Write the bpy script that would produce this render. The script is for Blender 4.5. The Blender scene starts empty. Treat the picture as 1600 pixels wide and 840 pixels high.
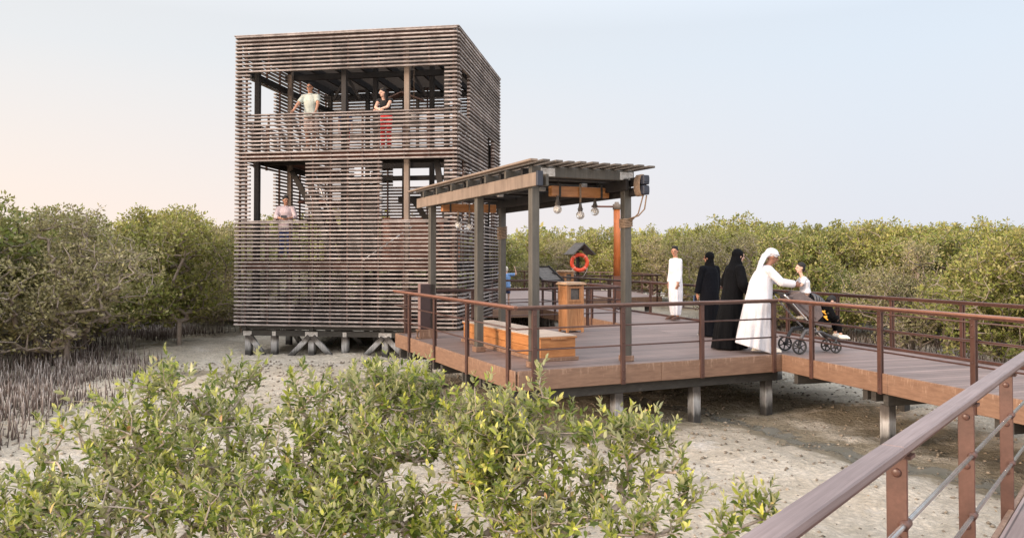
import bpy, bmesh, math, random
import numpy as np
from mathutils import Vector, Matrix
R = math.radians
rng = np.random.default_rng(11)
random.seed(5)
sc = bpy.context.scene
COL = sc.collection

# ------------------------------------------------------------------ objects
def link(o):
    COL.objects.link(o); return o
def tag(o, label=None, cat=None, group=None, kind=None):
    if label: o['label'] = label
    if cat: o['category'] = cat
    if group: o['group'] = group
    if kind: o['kind'] = kind
    return o
def empty(name, loc, rz=0, label=None, cat=None, group=None):
    o = bpy.data.objects.new(name, None); link(o)
    o.location = loc; o.rotation_euler = (0, 0, rz); o.empty_display_size = .2
    return tag(o, label, cat, group)
def copy_thing(root, loc=None, rz=None, label=None, group=None):
    r = root.copy(); link(r)
    for ch in root.children:
        c = ch.copy(); link(c); c.parent = r
        for g in ch.children:
            d = g.copy(); link(d); d.parent = c
    if loc is not None: r.location = loc
    if rz is not None: r.rotation_euler = (0, 0, rz)
    if label: r['label'] = label
    if group: r['group'] = group
    return r

class MB:
    def __init__(s): s.v = []; s.f = []; s.sm = []
    def add(s, vs, fs, smooth=False):
        n = len(s.v); s.v += [tuple(map(float, p)) for p in vs]
        s.f += [tuple(i + n for i in f) for f in fs]; s.sm += [smooth] * len(fs)
    def obox(s, c, X, Y, Z, bev=0):
        """box: centre, half-axis vectors"""
        c, X, Y, Z = (Vector(a) for a in (c, X, Y, Z))
        if not bev:
            vs = [c + X*i + Y*j + Z*k for k in (-1, 1) for j in (-1, 1) for i in (-1, 1)]
            fs = [(0,2,3,1),(4,5,7,6),(0,1,5,4),(2,6,7,3),(0,4,6,2),(1,3,7,5)]
            s.add(vs, fs); return
        L = [X.length, Y.length, Z.length]; D = [a.normalized() for a in (X, Y, Z)]
        b = min(bev, min(L) * .45)
        vs = []; idx = {}
        for sx in (-1, 1):
            for sy in (-1, 1):
                for sz in (-1, 1):
                    S = (sx, sy, sz)
                    for ax in range(3):
                        p = c.copy()
                        for k in range(3):
                            p += D[k] * S[k] * (L[k] if k == ax else L[k] - b)
                        idx[(S, ax)] = len(vs); vs.append(p)
        fs = []
        for ax in range(3):
            o = [k for k in range(3) if k != ax]
            for sg in (-1, 1):
                q = []
                for a, bb in ((-1,-1),(1,-1),(1,1),(-1,1)):
                    S = [0,0,0]; S[ax] = sg; S[o[0]] = a; S[o[1]] = bb
                    q.append(idx[(tuple(S), ax)])
                fs.append(tuple(q))
        for a1 in range(3):
            for a2 in range(a1+1, 3):
                k = 3 - a1 - a2
                for s1 in (-1,1):
                    for s2 in (-1,1):
                        S = [0,0,0]; S[a1] = s1; S[a2] = s2
                        S[k] = -1; A = tuple(S); S[k] = 1; B = tuple(S)
                        fs.append((idx[(A,a1)], idx[(B,a1)], idx[(B,a2)], idx[(A,a2)]))
        for sx in (-1,1):
            for sy in (-1,1):
                for sz in (-1,1):
                    S = (sx,sy,sz); fs.append((idx[(S,0)], idx[(S,1)], idx[(S,2)]))
        s.add(vs, fs)
    def beam(s, p, q, w, h, up=(0,0,1), bev=0, ext=0):
        """rectangular bar from p to q; w across, h along up"""
        p, q = Vector(p), Vector(q); d = (q - p); L = d.length; d.normalize()
        up = Vector(up); side = d.cross(up)
        if side.length < 1e-4: side = d.cross(Vector((1,0,0)))
        side.normalize(); u = side.cross(d).normalized()
        s.obox((p+q)/2, d*(L/2+ext), side*w/2, u*h/2, bev)
    def tube(s, pts, rad, n=8, cap=True, sx=1, side=None, smooth=True, closed=False):
        pts = [Vector(p) for p in pts]
        if not hasattr(rad, '__len__'): rad = [rad]*len(pts)
        vs = []; m = len(pts); ref = None
        for i, p in enumerate(pts):
            if closed: d = pts[(i+1) % m] - pts[i-1]
            else: d = pts[min(i+1, m-1)] - pts[max(i-1, 0)]
            d.normalize()
            if side is not None: a = Vector(side) - d * Vector(side).dot(d)
            elif ref is None:
                a = Vector((0,0,1)) if abs(d.z) < .9 else Vector((1,0,0)); a = a - d*a.dot(d)
            else: a = ref - d*ref.dot(d)
            a.normalize(); ref = a; b = d.cross(a)
            r = rad[i]; rx, ry = r if hasattr(r, '__len__') else (r*sx, r)
            for k in range(n):
                t = 2*math.pi*k/n; vs.append(p + a*math.cos(t)*rx + b*math.sin(t)*ry)
        fs = []
        for i in range(m if closed else m-1):
            j = (i+1) % m
            for k in range(n): fs.append((i*n+k, i*n+(k+1)%n, j*n+(k+1)%n, j*n+k))
        if cap and not closed:
            fs.append(tuple(range(n))[::-1]); fs.append(tuple((m-1)*n+k for k in range(n)))
        s.add(vs, fs, smooth)
    def capsule(s, p, q, r0, r1, n=10):
        p, q = Vector(p), Vector(q); d = (q-p).normalized() if (q-p).length > 1e-6 else Vector((0,0,1))
        pts = []; rs = []
        for a in (-88, -60, -30): pts.append(p + d*r0*math.sin(R(a))); rs.append(r0*math.cos(R(a)))
        pts.append(p); rs.append(r0); pts.append(q); rs.append(r1)
        for a in (30, 60, 88): pts.append(q + d*r1*math.sin(R(a))); rs.append(r1*math.cos(R(a)))
        # guard against identical points
        P = [pts[0]]; Q = [rs[0]]
        for a, b in zip(pts[1:], rs[1:]):
            if (a-P[-1]).length > 1e-5: P.append(a); Q.append(b)
        s.tube(P, Q, n)
    def ell(s, c, rx, ry, rz, n=12, m=8, M=None):
        c = Vector(c); vs = []; fs = []
        for i in range(m+1):
            a = -math.pi/2 + math.pi*i/m; a = max(min(a, 1.55), -1.55)
            for k in range(n):
                t = 2*math.pi*k/n
                p = Vector((rx*math.cos(a)*math.cos(t), ry*math.cos(a)*math.sin(t), rz*math.sin(a)))
                if M is not None: p = M @ p
                vs.append(c+p)
        for i in range(m):
            for k in range(n): fs.append((i*n+k, i*n+(k+1)%n, (i+1)*n+(k+1)%n, (i+1)*n+k))
        fs.append(tuple(range(n))[::-1]); fs.append(tuple(m*n+k for k in range(n)))
        s.add(vs, fs, True)
    def mesh(s, name):
        me = bpy.data.meshes.new(name); me.from_pydata(s.v, [], s.f)
        me.polygons.foreach_set('use_smooth', s.sm); me.update(); return me
    def build(s, name, m, parent=None, label=None, fix=False):
        me = s.mesh(name)
        if fix:
            bm = bmesh.new(); bm.from_mesh(me); bmesh.ops.recalc_face_normals(bm, faces=bm.faces); bm.to_mesh(me); bm.free()
        for mm in (m if isinstance(m, (list, tuple)) else [m]): me.materials.append(mm)
        o = bpy.data.objects.new(name, me); link(o)
        if parent is not None: o.parent = parent
        if label: o['label'] = label
        return o

def np_mesh(name, V, F, mats, attr=None, smooth=False):
    """V (n,3), F (m,k) all same size"""
    me = bpy.data.meshes.new(name)
    me.vertices.add(len(V)); me.vertices.foreach_set('co', np.asarray(V, np.float32).ravel())
    F = np.asarray(F, np.int32); k = F.shape[1]
    me.loops.add(F.size); me.loops.foreach_set('vertex_index', F.ravel())
    me.polygons.add(len(F)); me.polygons.foreach_set('loop_start', np.arange(0, F.size, k, dtype=np.int32))
    me.polygons.foreach_set('loop_total', np.full(len(F), k, np.int32))
    if smooth: me.polygons.foreach_set('use_smooth', np.ones(len(F), bool))
    if attr is not None:
        a = me.attributes.new('rnd', 'FLOAT', 'POINT'); a.data.foreach_set('value', np.asarray(attr, np.float32))
    me.update(calc_edges=True); me.validate()
    for m in mats: me.materials.append(m)
    return me

# ------------------------------------------------------------------ materials
def newmat(name):
    m = bpy.data.materials.new(name); m.use_nodes = True
    nt = m.node_tree; b = nt.nodes['Principled BSDF']
    return m, nt, b, nt.nodes, nt.links
def ramp(N, stops):
    r = N.new('ShaderNodeValToRGB'); e = r.color_ramp.elements
    while len(e) < len(stops): e.new(.5)
    for el, (p, c) in zip(e, stops):
        el.position = p; el.color = (*c, 1) if len(c) == 3 else c
    return r
def mixc(N, L, fac, a, b, mode='MIX'):
    m = N.new('ShaderNodeMix'); m.data_type = 'RGBA'; m.blend_type = mode
    for sock, v in ((m.inputs[0], fac), (m.inputs[6], a), (m.inputs[7], b)):
        if hasattr(v, 'is_linked') or hasattr(v, 'links'): L.new(v, sock)
        elif isinstance(v, (int, float)): sock.default_value = v
        else: sock.default_value = (*v, 1)
    return m.outputs[2]
def noise(N, L, scale, detail=6, rough=.6, vec=None, stretch=None, coord='Object', rot=None):
    tc = N.new('ShaderNodeTexCoord'); n = N.new('ShaderNodeTexNoise')
    n.inputs['Scale'].default_value = scale; n.inputs['Detail'].default_value = detail; n.inputs['Roughness'].default_value = rough
    mp = N.new('ShaderNodeMapping')
    src = vec if vec is not None else tc.outputs[coord]
    if stretch: mp.inputs['Scale'].default_value = stretch
    if rot:
        m0 = N.new('ShaderNodeMapping'); m0.inputs['Rotation'].default_value = rot; L.new(src, m0.inputs[0]); src = m0.outputs[0]
    L.new(src, mp.inputs[0]); L.new(mp.outputs[0], n.inputs['Vector'])
    return n.outputs['Fac']
def addbump(N, L, b, h, strength=.3, dist=.01):
    bp = N.new('ShaderNodeBump'); bp.inputs['Strength'].default_value = strength; bp.inputs['Distance'].default_value = dist
    L.new(h, bp.inputs['Height']); L.new(bp.outputs[0], b.inputs['Normal']); return bp
def simple(name, c1, c2, rough=.6, scale=8, stretch=None, bump=.2, metal=0, dist=.004, lo=.3, hi=.7, rot=None, c3=None, spec=.5):
    m, nt, b, N, L = newmat(name)
    f = noise(N, L, scale, 8, .62, stretch=stretch, rot=rot)
    r = ramp(N, [(lo, c1), (hi, c2)]); L.new(f, r.inputs[0]); out = r.outputs[0]
    f2 = noise(N, L, scale*.13+.35, 4, .6)
    r2 = ramp(N, [(.35, (.82,)*3), (.65, (1.12,)*3)]); L.new(f2, r2.inputs[0])
    out = mixc(N, L, 1.0, out, r2.outputs[0], 'MULTIPLY')
    if c3:
        f3 = noise(N, L, scale*.6, 8, .7, stretch=stretch, rot=rot); r3 = ramp(N, [(.6, (0,)*3), (.72, (1,)*3)]); L.new(f3, r3.inputs[0])
        out = mixc(N, L, r3.outputs[0], out, c3)
    L.new(out, b.inputs['Base Color']); b.inputs['Roughness'].default_value = rough; b.inputs['Metallic'].default_value = metal
    b.inputs['Specular IOR Level'].default_value = spec
    if bump: addbump(N, L, b, f, bump, dist)
    return m

M = {}
M['slat'] = simple('weathered_slat', (.17,.137,.122), (.44,.385,.35), .75, 14, (1,1,9), .3, c3=(.62,.56,.50))
def slatvar():
    m = M['slat']; nt = m.node_tree; N, L = nt.nodes, nt.links; b = N['Principled BSDF']; src = b.inputs['Base Color'].links[0].from_socket
    f = noise(N, L, 1.0, 2, .4, stretch=(.22,.22,11)); r = ramp(N, [(.30, (.52,.50,.49)), (.5, (.95,.95,.96)), (.70, (1.45,1.47,1.5))]); L.new(f, r.inputs[0]); c = mixc(N, L, 1.0, src, r.outputs[0], 'MULTIPLY')
    f = noise(N, L, 2.6, 5, .7, stretch=(1,1,.5)); r = ramp(N, [(.38, (.62,.60,.60)), (.56, (1.05,1.05,1.05))]); L.new(f, r.inputs[0]); c = mixc(N, L, 1.0, c, r.outputs[0], 'MULTIPLY'); L.new(c, b.inputs['Base Color'])
slatvar()
M['batten'] = simple('reddish_batten', (.085,.05,.04), (.15,.092,.075), .8, 12)
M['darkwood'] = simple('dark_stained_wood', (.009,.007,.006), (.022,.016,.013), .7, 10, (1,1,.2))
M['tanwood'] = simple('tan_stained_wood', (.17,.125,.095), (.26,.20,.155), .7, 10, (1,1,.15))
M['redwood'] = simple('red_brown_fascia', (.13,.05,.03), (.2,.085,.055), .7, 6, (.3,1,1))
M['postpaint'] = simple('grey_olive_post_paint', (.060,.054,.044), (.098,.088,.072), .55, 9, (3,3,.25), .25)
M['roofplank'] = simple('weathered_roof_plank', (.060,.050,.042), (.145,.124,.105), .8, 12, (2,2,2), .4)
M['steel'] = simple('galvanised_plate', (.35,.33,.30), (.62,.60,.57), .45, 20, None, .1, metal=.3)
M['railpaint'] = simple('brown_railing_paint', (.055,.024,.018), (.085,.040,.029), .42, 18, (1,1,.3), .12)
M['nearrail'] = simple('near_railing_paint', (.085,.040,.028), (.115,.056,.041), .4, 60, None, .15, dist=.001)
M['orangewood'] = simple('orange_varnished_wood', (.30,.115,.033), (.50,.225,.08), .42, 6, (.6,.6,5), .25, c3=(.24,.085,.03))
M['binwood'] = simple('varnished_bin_wood', (.27,.115,.042), (.48,.235,.10), .5, 9, (5,5,.4), .3)
M['binlid'] = simple('pale_bin_lid', (.42,.27,.16), (.62,.44,.29), .5, 8, (1,3,1), .2)
M['benchtop'] = simple('pale_bench_top', (.38,.29,.22), (.58,.47,.38), .6, 9, (.5,4,1), .2)
M['rope'] = simple('brown_rope', (.14,.085,.05), (.33,.235,.16), .9, 120, None, .8, dist=.004)
M['speaker'] = simple('black_plastic', (.012,.014,.02), (.022,.025,.034), .45, 30, None, .1)
M['bluecap'] = simple('dark_end_cap', (.014,.017,.028), (.024,.028,.042), .5, 20, None, .15)
M['lifering'] = simple('orange_red_life_ring', (.72,.06,.022), (.85,.10,.035), .42, 5, None, .1)
M['shingle'] = simple('grey_roof_board', (.07,.06,.055), (.13,.115,.10), .7, 14, None, .3)
M['orangepole'] = simple('orange_timber_pole', (.46,.11,.025), (.62,.19,.05), .5, 8, (4,4,.3), .3, c3=(.25,.06,.02))
M['rubber'] = simple('black_rubber', (.012,.012,.012), (.022,.022,.022), .7, 30)
M['alu'] = simple('brushed_steel', (.46,.44,.42), (.62,.60,.58), .26, 40, None, .05, metal=.8)
M['grayfab'] = simple('taupe_stroller_fabric', (.10,.078,.075), (.15,.12,.115), .85, 40)
M['greyplastic'] = simple('grey_plastic', (.05,.05,.055), (.085,.085,.09), .5, 20)
M['yellow'] = simple('yellow_toy', (.75,.34,.03), (.85,.42,.05), .6, 10)
M['bark'] = simple('pale_mangrove_bark', (.22,.17,.13), (.46,.38,.31), .85, 18, (3,3,.6), .5, dist=.01)
M['farbark'] = simple('grey_mangrove_bark', (.20,.155,.12), (.40,.33,.27), .85, 6, None, 0)
M['pneu'] = None

# white / black cloth, skin, hair
def cloth(name, c, rough=.85, v=.12, sheen=.2, scale=14):
    m = simple(name, tuple(x*(1-v) for x in c), tuple(min(1, x*(1+v*.5)) for x in c), rough, scale, (1.3,1.3,.3), .8, dist=.03, spec=.2)
    m.node_tree.nodes['Principled BSDF'].inputs['Sheen Weight'].default_value = sheen
    return m
M['white'] = cloth('white_cotton', (.70,.69,.72))
M['black'] = cloth('black_crepe', (.0022,.0022,.003), .95, .2, 0)
M['navyblack'] = cloth('dark_navy_crepe', (.002,.0025,.005), .95, .2, 0)
M['sage'] = cloth('sage_polo_cloth', (.47,.50,.44))
M['pinkshirt'] = cloth('pale_pink_shirt_cloth', (.60,.47,.47))
M['peach'] = cloth('peach_shorts_cloth', (.5,.36,.3))
M['bluejean'] = cloth('blue_denim', (.02,.04,.14))
M['skyblue'] = cloth('light_blue_tee', (.22,.38,.68))
M['navy'] = cloth('navy_shorts', (.03,.05,.12))
M['red'] = cloth('red_trousers', (.55,.02,.02))
M['mauve'] = cloth('mauve_trousers', (.30,.19,.17))
M['blacktop'] = cloth('black_top', (.012,.012,.014))
def skinm(name, c):
    m = simple(name, tuple(x*.94 for x in c), c, .5, 30, None, .05, dist=.001)
    m.node_tree.nodes['Principled BSDF'].inputs['Subsurface Weight'].default_value = .08
    m.node_tree.nodes['Principled BSDF'].inputs['Subsurface Radius'].default_value = (.01,.004,.002)
    return m
M['skin'] = skinm('skin', (.42,.21,.13)); M['skinlight'] = skinm('light_skin', (.62,.38,.28)); M['skindark'] = skinm('brown_skin', (.30,.14,.085))
M['hair'] = simple('black_hair', (.004,.003,.003), (.012,.009,.008), .75, 60, (1,1,.1), .6, dist=.004)
M['fairhair'] = simple('fair_hair', (.55,.48,.38), (.7,.64,.55), .6, 60, (1,1,.1), .5)
M['eye'] = simple('dark_eye', (.02,.012,.01), (.03,.02,.015), .2, 5, None, 0)
M['lip'] = simple('lip', (.30,.10,.08), (.36,.13,.10), .5, 5, None, 0)
M['shoewhite'] = cloth('off_white_shoe', (.72,.68,.60), .7)
M['sandal'] = cloth('brown_sandal', (.09,.045,.03), .6)
M['phone'] = simple('phone_case', (.02,.02,.025), (.03,.03,.035), .3, 5, None, 0)
M['phoneblue'] = simple('blue_phone_case', (.08,.18,.42), (.1,.22,.5), .3, 5, None, 0)
M['redbag'] = simple('red_shopping_bag', (.6,.03,.04), (.75,.06,.07), .6, 5)
M['orangebag'] = simple('ochre_bag', (.55,.26,.08), (.65,.34,.12), .6, 5)

def deckmat(name, ang, c1, c2, pitch=.14):
    m, nt, b, N, L = newmat(name)
    tc = N.new('ShaderNodeTexCoord'); mp = N.new('ShaderNodeMapping'); mp.inputs['Rotation'].default_value = (0,0,-ang)
    L.new(tc.outputs['Object'], mp.inputs[0])
    sx = N.new('ShaderNodeSeparateXYZ'); L.new(mp.outputs[0], sx.inputs[0])
    d = N.new('ShaderNodeMath'); d.operation = 'DIVIDE'; L.new(sx.outputs[1], d.inputs[0]); d.inputs[1].default_value = pitch
    fl = N.new('ShaderNodeMath'); fl.operation = 'FLOOR'; L.new(d.outputs[0], fl.inputs[0])
    fr = N.new('ShaderNodeMath'); fr.operation = 'FRACT'; L.new(d.outputs[0], fr.inputs[0])
    wn = N.new('ShaderNodeTexWhiteNoise'); wn.noise_dimensions = '1D'; L.new(fl.outputs[0], wn.inputs['W'])
    gap = ramp(N, [(.0, (0,)*3), (.06, (1,)*3), (.94, (1,)*3), (1.0, (0,)*3)]); L.new(fr.outputs[0], gap.inputs[0])
    grain = noise(N, L, 5, 9, .7, vec=mp.outputs[0], stretch=(.35, 14, 1))
    r = ramp(N, [(.3, c1), (.72, c2)]); L.new(grain, r.inputs[0])
    pv = ramp(N, [(0, (.74,)*3), (1, (1.15,)*3)]); L.new(wn.outputs['Value'], pv.inputs[0])
    col = mixc(N, L, 1.0, r.outputs[0], pv.outputs[0], 'MULTIPLY')
    blot = noise(N, L, .9, 5, .6); br = ramp(N, [(.35, (.84,)*3), (.7, (1.08,)*3)]); L.new(blot, br.inputs[0])
    col = mixc(N, L, 1.0, col, br.outputs[0], 'MULTIPLY')
    col = mixc(N, L, gap.outputs[0], (.045,.03,.027), col)
    L.new(col, b.inputs['Base Color']); b.inputs['Roughness'].default_value = .62
    addbump(N, L, b, gap.outputs[0], .5, .006)
    return m
ANG = R(24.59)
M['deck'] = deckmat('mauve_deck_boards', ANG, (.165,.116,.100), (.268,.198,.176))
M['deckc'] = deckmat('mauve_walkway_boards', R(16.75), (.19,.137,.12), (.30,.222,.20))
M['decknear'] = deckmat('near_deck_boards', R(50.2), (.26,.19,.175), (.36,.275,.255))

def fasciamat():
    m, nt, b, N, L = newmat('brown_fascia_board_with_drips')
    g = noise(N, L, 5, 8, .65, stretch=(1,1,6)); r = ramp(N, [(.3, (.145,.080,.050)), (.7, (.235,.138,.088))]); L.new(g, r.inputs[0])
    drip = noise(N, L, 26, 5, .7, stretch=(1,1,.22)); top = N.new('ShaderNodeTexCoord'); sz = N.new('ShaderNodeSeparateXYZ'); L.new(top.outputs['Object'], sz.inputs[0])
    mr = N.new('ShaderNodeMapRange'); mr.inputs[1].default_value = -.27; mr.inputs[2].default_value = -.01; mr.inputs[3].default_value = -.10; mr.inputs[4].default_value = .09; L.new(sz.outputs[2], mr.inputs[0])
    ad = N.new('ShaderNodeMath'); L.new(drip, ad.inputs[0]); L.new(mr.outputs[0], ad.inputs[1])
    dr = ramp(N, [(.60, (0,)*3), (.74, (.38,)*3)]); L.new(ad.outputs[0], dr.inputs[0])
    col = mixc(N, L, dr.outputs[0], r.outputs[0], (.50,.35,.25))
    L.new(col, b.inputs['Base Color']); b.inputs['Roughness'].default_value = .55
    addbump(N, L, b, g, .2, .004); return m
M['fascia'] = fasciamat()
M['underbeam'] = simple('dark_grey_bearer', (.028,.025,.021), (.050,.045,.038), .7, 8, (1,1,3), .3, c3=(.09,.08,.07))

def pilemat():
    m, nt, b, N, L = newmat('tide_stained_pile')
    tc = N.new('ShaderNodeTexCoord'); sz = N.new('ShaderNodeSeparateXYZ'); L.new(tc.outputs['Object'], sz.inputs[0])
    n = noise(N, L, 7, 6, .65, stretch=(1,1,.35)); ad = N.new('ShaderNodeMath'); ad.operation = 'MULTIPLY_ADD'
    L.new(n, ad.inputs[0]); ad.inputs[1].default_value = .28; L.new(sz.outputs[2], ad.inputs[2])
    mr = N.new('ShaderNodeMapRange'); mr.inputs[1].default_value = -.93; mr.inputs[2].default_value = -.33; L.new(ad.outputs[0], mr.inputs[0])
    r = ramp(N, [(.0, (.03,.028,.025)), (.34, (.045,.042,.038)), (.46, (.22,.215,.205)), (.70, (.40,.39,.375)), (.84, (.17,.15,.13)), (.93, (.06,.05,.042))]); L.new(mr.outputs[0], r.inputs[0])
    st = noise(N, L, 30, 4, .7, stretch=(1,1,.12)); sr = ramp(N, [(.35, (.6,)*3), (.6, (1.05,)*3)]); L.new(st, sr.inputs[0])
    col = mixc(N, L, 1.0, r.outputs[0], sr.outputs[0], 'MULTIPLY')
    L.new(col, b.inputs['Base Color']); b.inputs['Roughness'].default_value = .7; addbump(N, L, b, st, .3, .006); return m
M['pile'] = pilemat()

def leafmat(name, cols, under, trans=.25, rough=.5, objvar=.25):
    m, nt, b, N, L = newmat(name)
    at = N.new('ShaderNodeAttribute'); at.attribute_name = 'rnd'
    r = ramp(N, cols); L.new(at.outputs['Fac'], r.inputs[0]); col = r.outputs[0]
    oi = N.new('ShaderNodeObjectInfo'); hv = ramp(N, [(0, (1-objvar, 1-objvar*.75, 1-objvar*.9)), (.5, (1,1,1)), (1, (1+objvar*.8, 1+objvar*.55, 1+objvar*.5))]); L.new(oi.outputs['Random'], hv.inputs[0])
    col = mixc(N, L, 1.0, col, hv.outputs[0], 'MULTIPLY')
    ge = N.new('ShaderNodeNewGeometry')
    col2 = mixc(N, L, ge.outputs['Backfacing'], col, under)
    L.new(col2, b.inputs['Base Color']); b.inputs['Roughness'].default_value = rough; b.inputs['Specular IOR Level'].default_value = .35
    tr = N.new('ShaderNodeBsdfTranslucent'); L.new(col2, tr.inputs[0]); mx = N.new('ShaderNodeMixShader'); mx.inputs[0].default_value = trans
    L.new(b.outputs[0], mx.inputs[1]); L.new(tr.outputs[0], mx.inputs[2]); L.new(mx.outputs[0], N['Material Output'].inputs[0])
    return m
M['bushleaf'] = leafmat('mangrove_shrub_leaves', [(0,(.045,.075,.012)),(.25,(.125,.165,.022)),(.45,(.32,.35,.055)),(.68,(.54,.54,.10)),(.92,(.64,.60,.20)),(1,(.55,.28,.13))], (.42,.42,.22), .32, .4, .12)
M['treeleaf'] = leafmat('mangrove_tree_leaves', [(0,(.075,.09,.012)),(.4,(.16,.18,.032)),(.75,(.295,.30,.060)),(1,(.47,.44,.15))], (.36,.33,.13), .25, .55, .28)
M['dryleaf'] = leafmat('grey_green_tree_leaves', [(0,(.10,.095,.032)),(.4,(.20,.18,.068)),(.75,(.32,.28,.115)),(1,(.47,.40,.20))], (.36,.32,.18), .22, .6, .2)

def pneumat():
    m, nt, b, N, L = newmat('pneumatophore_bark')
    at = N.new('ShaderNodeAttribute'); at.attribute_name = 'rnd'
    r = ramp(N, [(0, (.022,.015,.011)), (.4, (.085,.058,.045)), (.62, (.22,.18,.155)), (.85, (.45,.41,.375)), (1, (.66,.61,.56))]); L.new(at.outputs['Fac'], r.inputs[0])
    L.new(r.outputs[0], b.inputs['Base Color']); b.inputs['Roughness'].default_value = .8; return m
M['pneu'] = pneumat()

def groundmat():
    m, nt, b, N, L = newmat('tidal_mud_and_salt_crust')
    tc = N.new('ShaderNodeTexCoord'); P = tc.outputs['Object']
    big = noise(N, L, .35, 6, .6); r = ramp(N, [(.3, (.60,.52,.41)), (.5, (.72,.645,.53)), (.7, (.81,.75,.65))]); L.new(big, r.inputs[0])
    mid = noise(N, L, 3.2, 8, .7); r2 = ramp(N, [(.32, (.74,.72,.68)), (.6, (1.06,1.05,1.04))]); L.new(mid, r2.inputs[0])
    col = mixc(N, L, 1.0, r.outputs[0], r2.outputs[0], 'MULTIPLY')
    salt = noise(N, L, 1.1, 8, .72); sr = ramp(N, [(.56, (0,)*3), (.68, (.75,)*3)]); L.new(salt, sr.inputs[0])
    col = mixc(N, L, sr.outputs[0], col, (.84,.80,.75))
    # fine crumbs
    vo = N.new('ShaderNodeTexVoronoi'); vo.inputs['Scale'].default_value = 16; vo.feature = 'F1'; vo.inputs['Randomness'].default_value = 1; L.new(P, vo.inputs['Vector'])
    vr = ramp(N, [(.1, (1.05,)*3), (.6, (.82,)*3)]); L.new(vo.outputs['Distance'], vr.inputs[0]); col = mixc(N, L, 1.0, col, vr.outputs[0], 'MULTIPLY')
    sp = noise(N, L, 26, 3, .5); spr = ramp(N, [(.68, (0,)*3), (.72, (.8,)*3)]); L.new(sp, spr.inputs[0]); col = mixc(N, L, spr.outputs[0], col, (.09,.07,.055))
    # wet channel, damp mud and painted under-deck shade: distance to a curve handled by vertex attribute 'wet'
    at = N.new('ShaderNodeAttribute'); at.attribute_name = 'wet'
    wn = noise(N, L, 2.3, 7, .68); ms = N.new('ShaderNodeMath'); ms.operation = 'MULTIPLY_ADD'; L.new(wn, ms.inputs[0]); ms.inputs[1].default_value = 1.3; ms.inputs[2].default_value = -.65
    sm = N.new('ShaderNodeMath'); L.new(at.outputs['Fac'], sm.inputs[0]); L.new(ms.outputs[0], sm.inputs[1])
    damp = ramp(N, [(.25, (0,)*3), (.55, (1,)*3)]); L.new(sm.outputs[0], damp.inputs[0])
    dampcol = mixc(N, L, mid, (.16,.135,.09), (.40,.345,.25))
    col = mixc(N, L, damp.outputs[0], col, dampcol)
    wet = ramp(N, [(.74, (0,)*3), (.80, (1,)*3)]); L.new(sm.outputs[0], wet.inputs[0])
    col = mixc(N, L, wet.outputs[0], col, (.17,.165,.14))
    L.new(col, b.inputs['Base Color'])
    rr = N.new('ShaderNodeMapRange'); rr.inputs[3].default_value = .9; rr.inputs[4].default_value = .22; L.new(wet.outputs[0], rr.inputs[0]); L.new(rr.outputs[0], b.inputs['Roughness'])
    b.inputs['Specular IOR Level'].default_value = .35
    f = noise(N, L, 9, 10, .75); inv = N.new('ShaderNodeMath'); inv.operation = 'SUBTRACT'; inv.inputs[0].default_value = 1.0; L.new(wet.outputs[0], inv.inputs[1])
    vm = N.new('ShaderNodeMath'); vm.operation = 'MULTIPLY_ADD'; L.new(vo.outputs['Distance'], vm.inputs[0]); vm.inputs[1].default_value = -.35; L.new(f, vm.inputs[2])
    hm = N.new('ShaderNodeMath'); hm.operation = 'MULTIPLY'; L.new(vm.outputs[0], hm.inputs[0]); L.new(inv.outputs[0], hm.inputs[1])
    addbump(N, L, b, hm.outputs[0], 1.0, .13); return m
M['ground'] = groundmat()

# glass bulb
m, nt, b, N, L = newmat('bulb_glass'); b.inputs['Base Color'].default_value = (.95,.93,.9,1); b.inputs['Transmission Weight'].default_value = .75; b.inputs['Roughness'].default_value = .12; b.inputs['IOR'].default_value = 1.3
M['glass'] = m

# ------------------------------------------------------------------ world, sun, camera
SUN_EL, SUN_AZ = R(13), R(-118)          # azimuth clockwise from +Y
w = bpy.data.worlds.new('World'); sc.world = w; w.use_nodes = True
N, L = w.node_tree.nodes, w.node_tree.links
bg = N['Background']; sky = N.new('ShaderNodeTexSky'); sky.sky_type = 'NISHITA'; sky.sun_disc = False
sky.sun_elevation = SUN_EL; sky.sun_rotation = SUN_AZ % (2*math.pi); sky.air_density = 1.0; sky.dust_density = 1.5; sky.ozone_density = 1.2
# evening haze near the horizon over the clear sky
tc = N.new('ShaderNodeTexCoord'); sx = N.new('ShaderNodeSeparateXYZ'); L.new(tc.outputs['Generated'], sx.inputs[0])
hz = ramp(N, [(0, (1,)*3), (.20, (.95,)*3), (.45, (.80,)*3), (.9, (.62,)*3)]); L.new(sx.outputs[2], hz.inputs[0])
az = N.new('ShaderNodeMapRange'); az.inputs[1].default_value = -.62; az.inputs[2].default_value = .42; L.new(sx.outputs[0], az.inputs[0])
el = ramp(N, [(0, (0,)*3), (.24, (1,)*3)]); L.new(sx.outputs[2], el.inputs[0])
low = mixc(N, L, az.outputs[0], (6.0,4.85,4.1), (4.3,4.35,4.7))
mids = mixc(N, L, az.outputs[0], (4.85,4.85,4.85), (4.25,4.65,5.15))
hcol = mixc(N, L, el.outputs[0], low, mids)
skyc = mixc(N, L, hz.outputs[0], sky.outputs[0], hcol)
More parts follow.
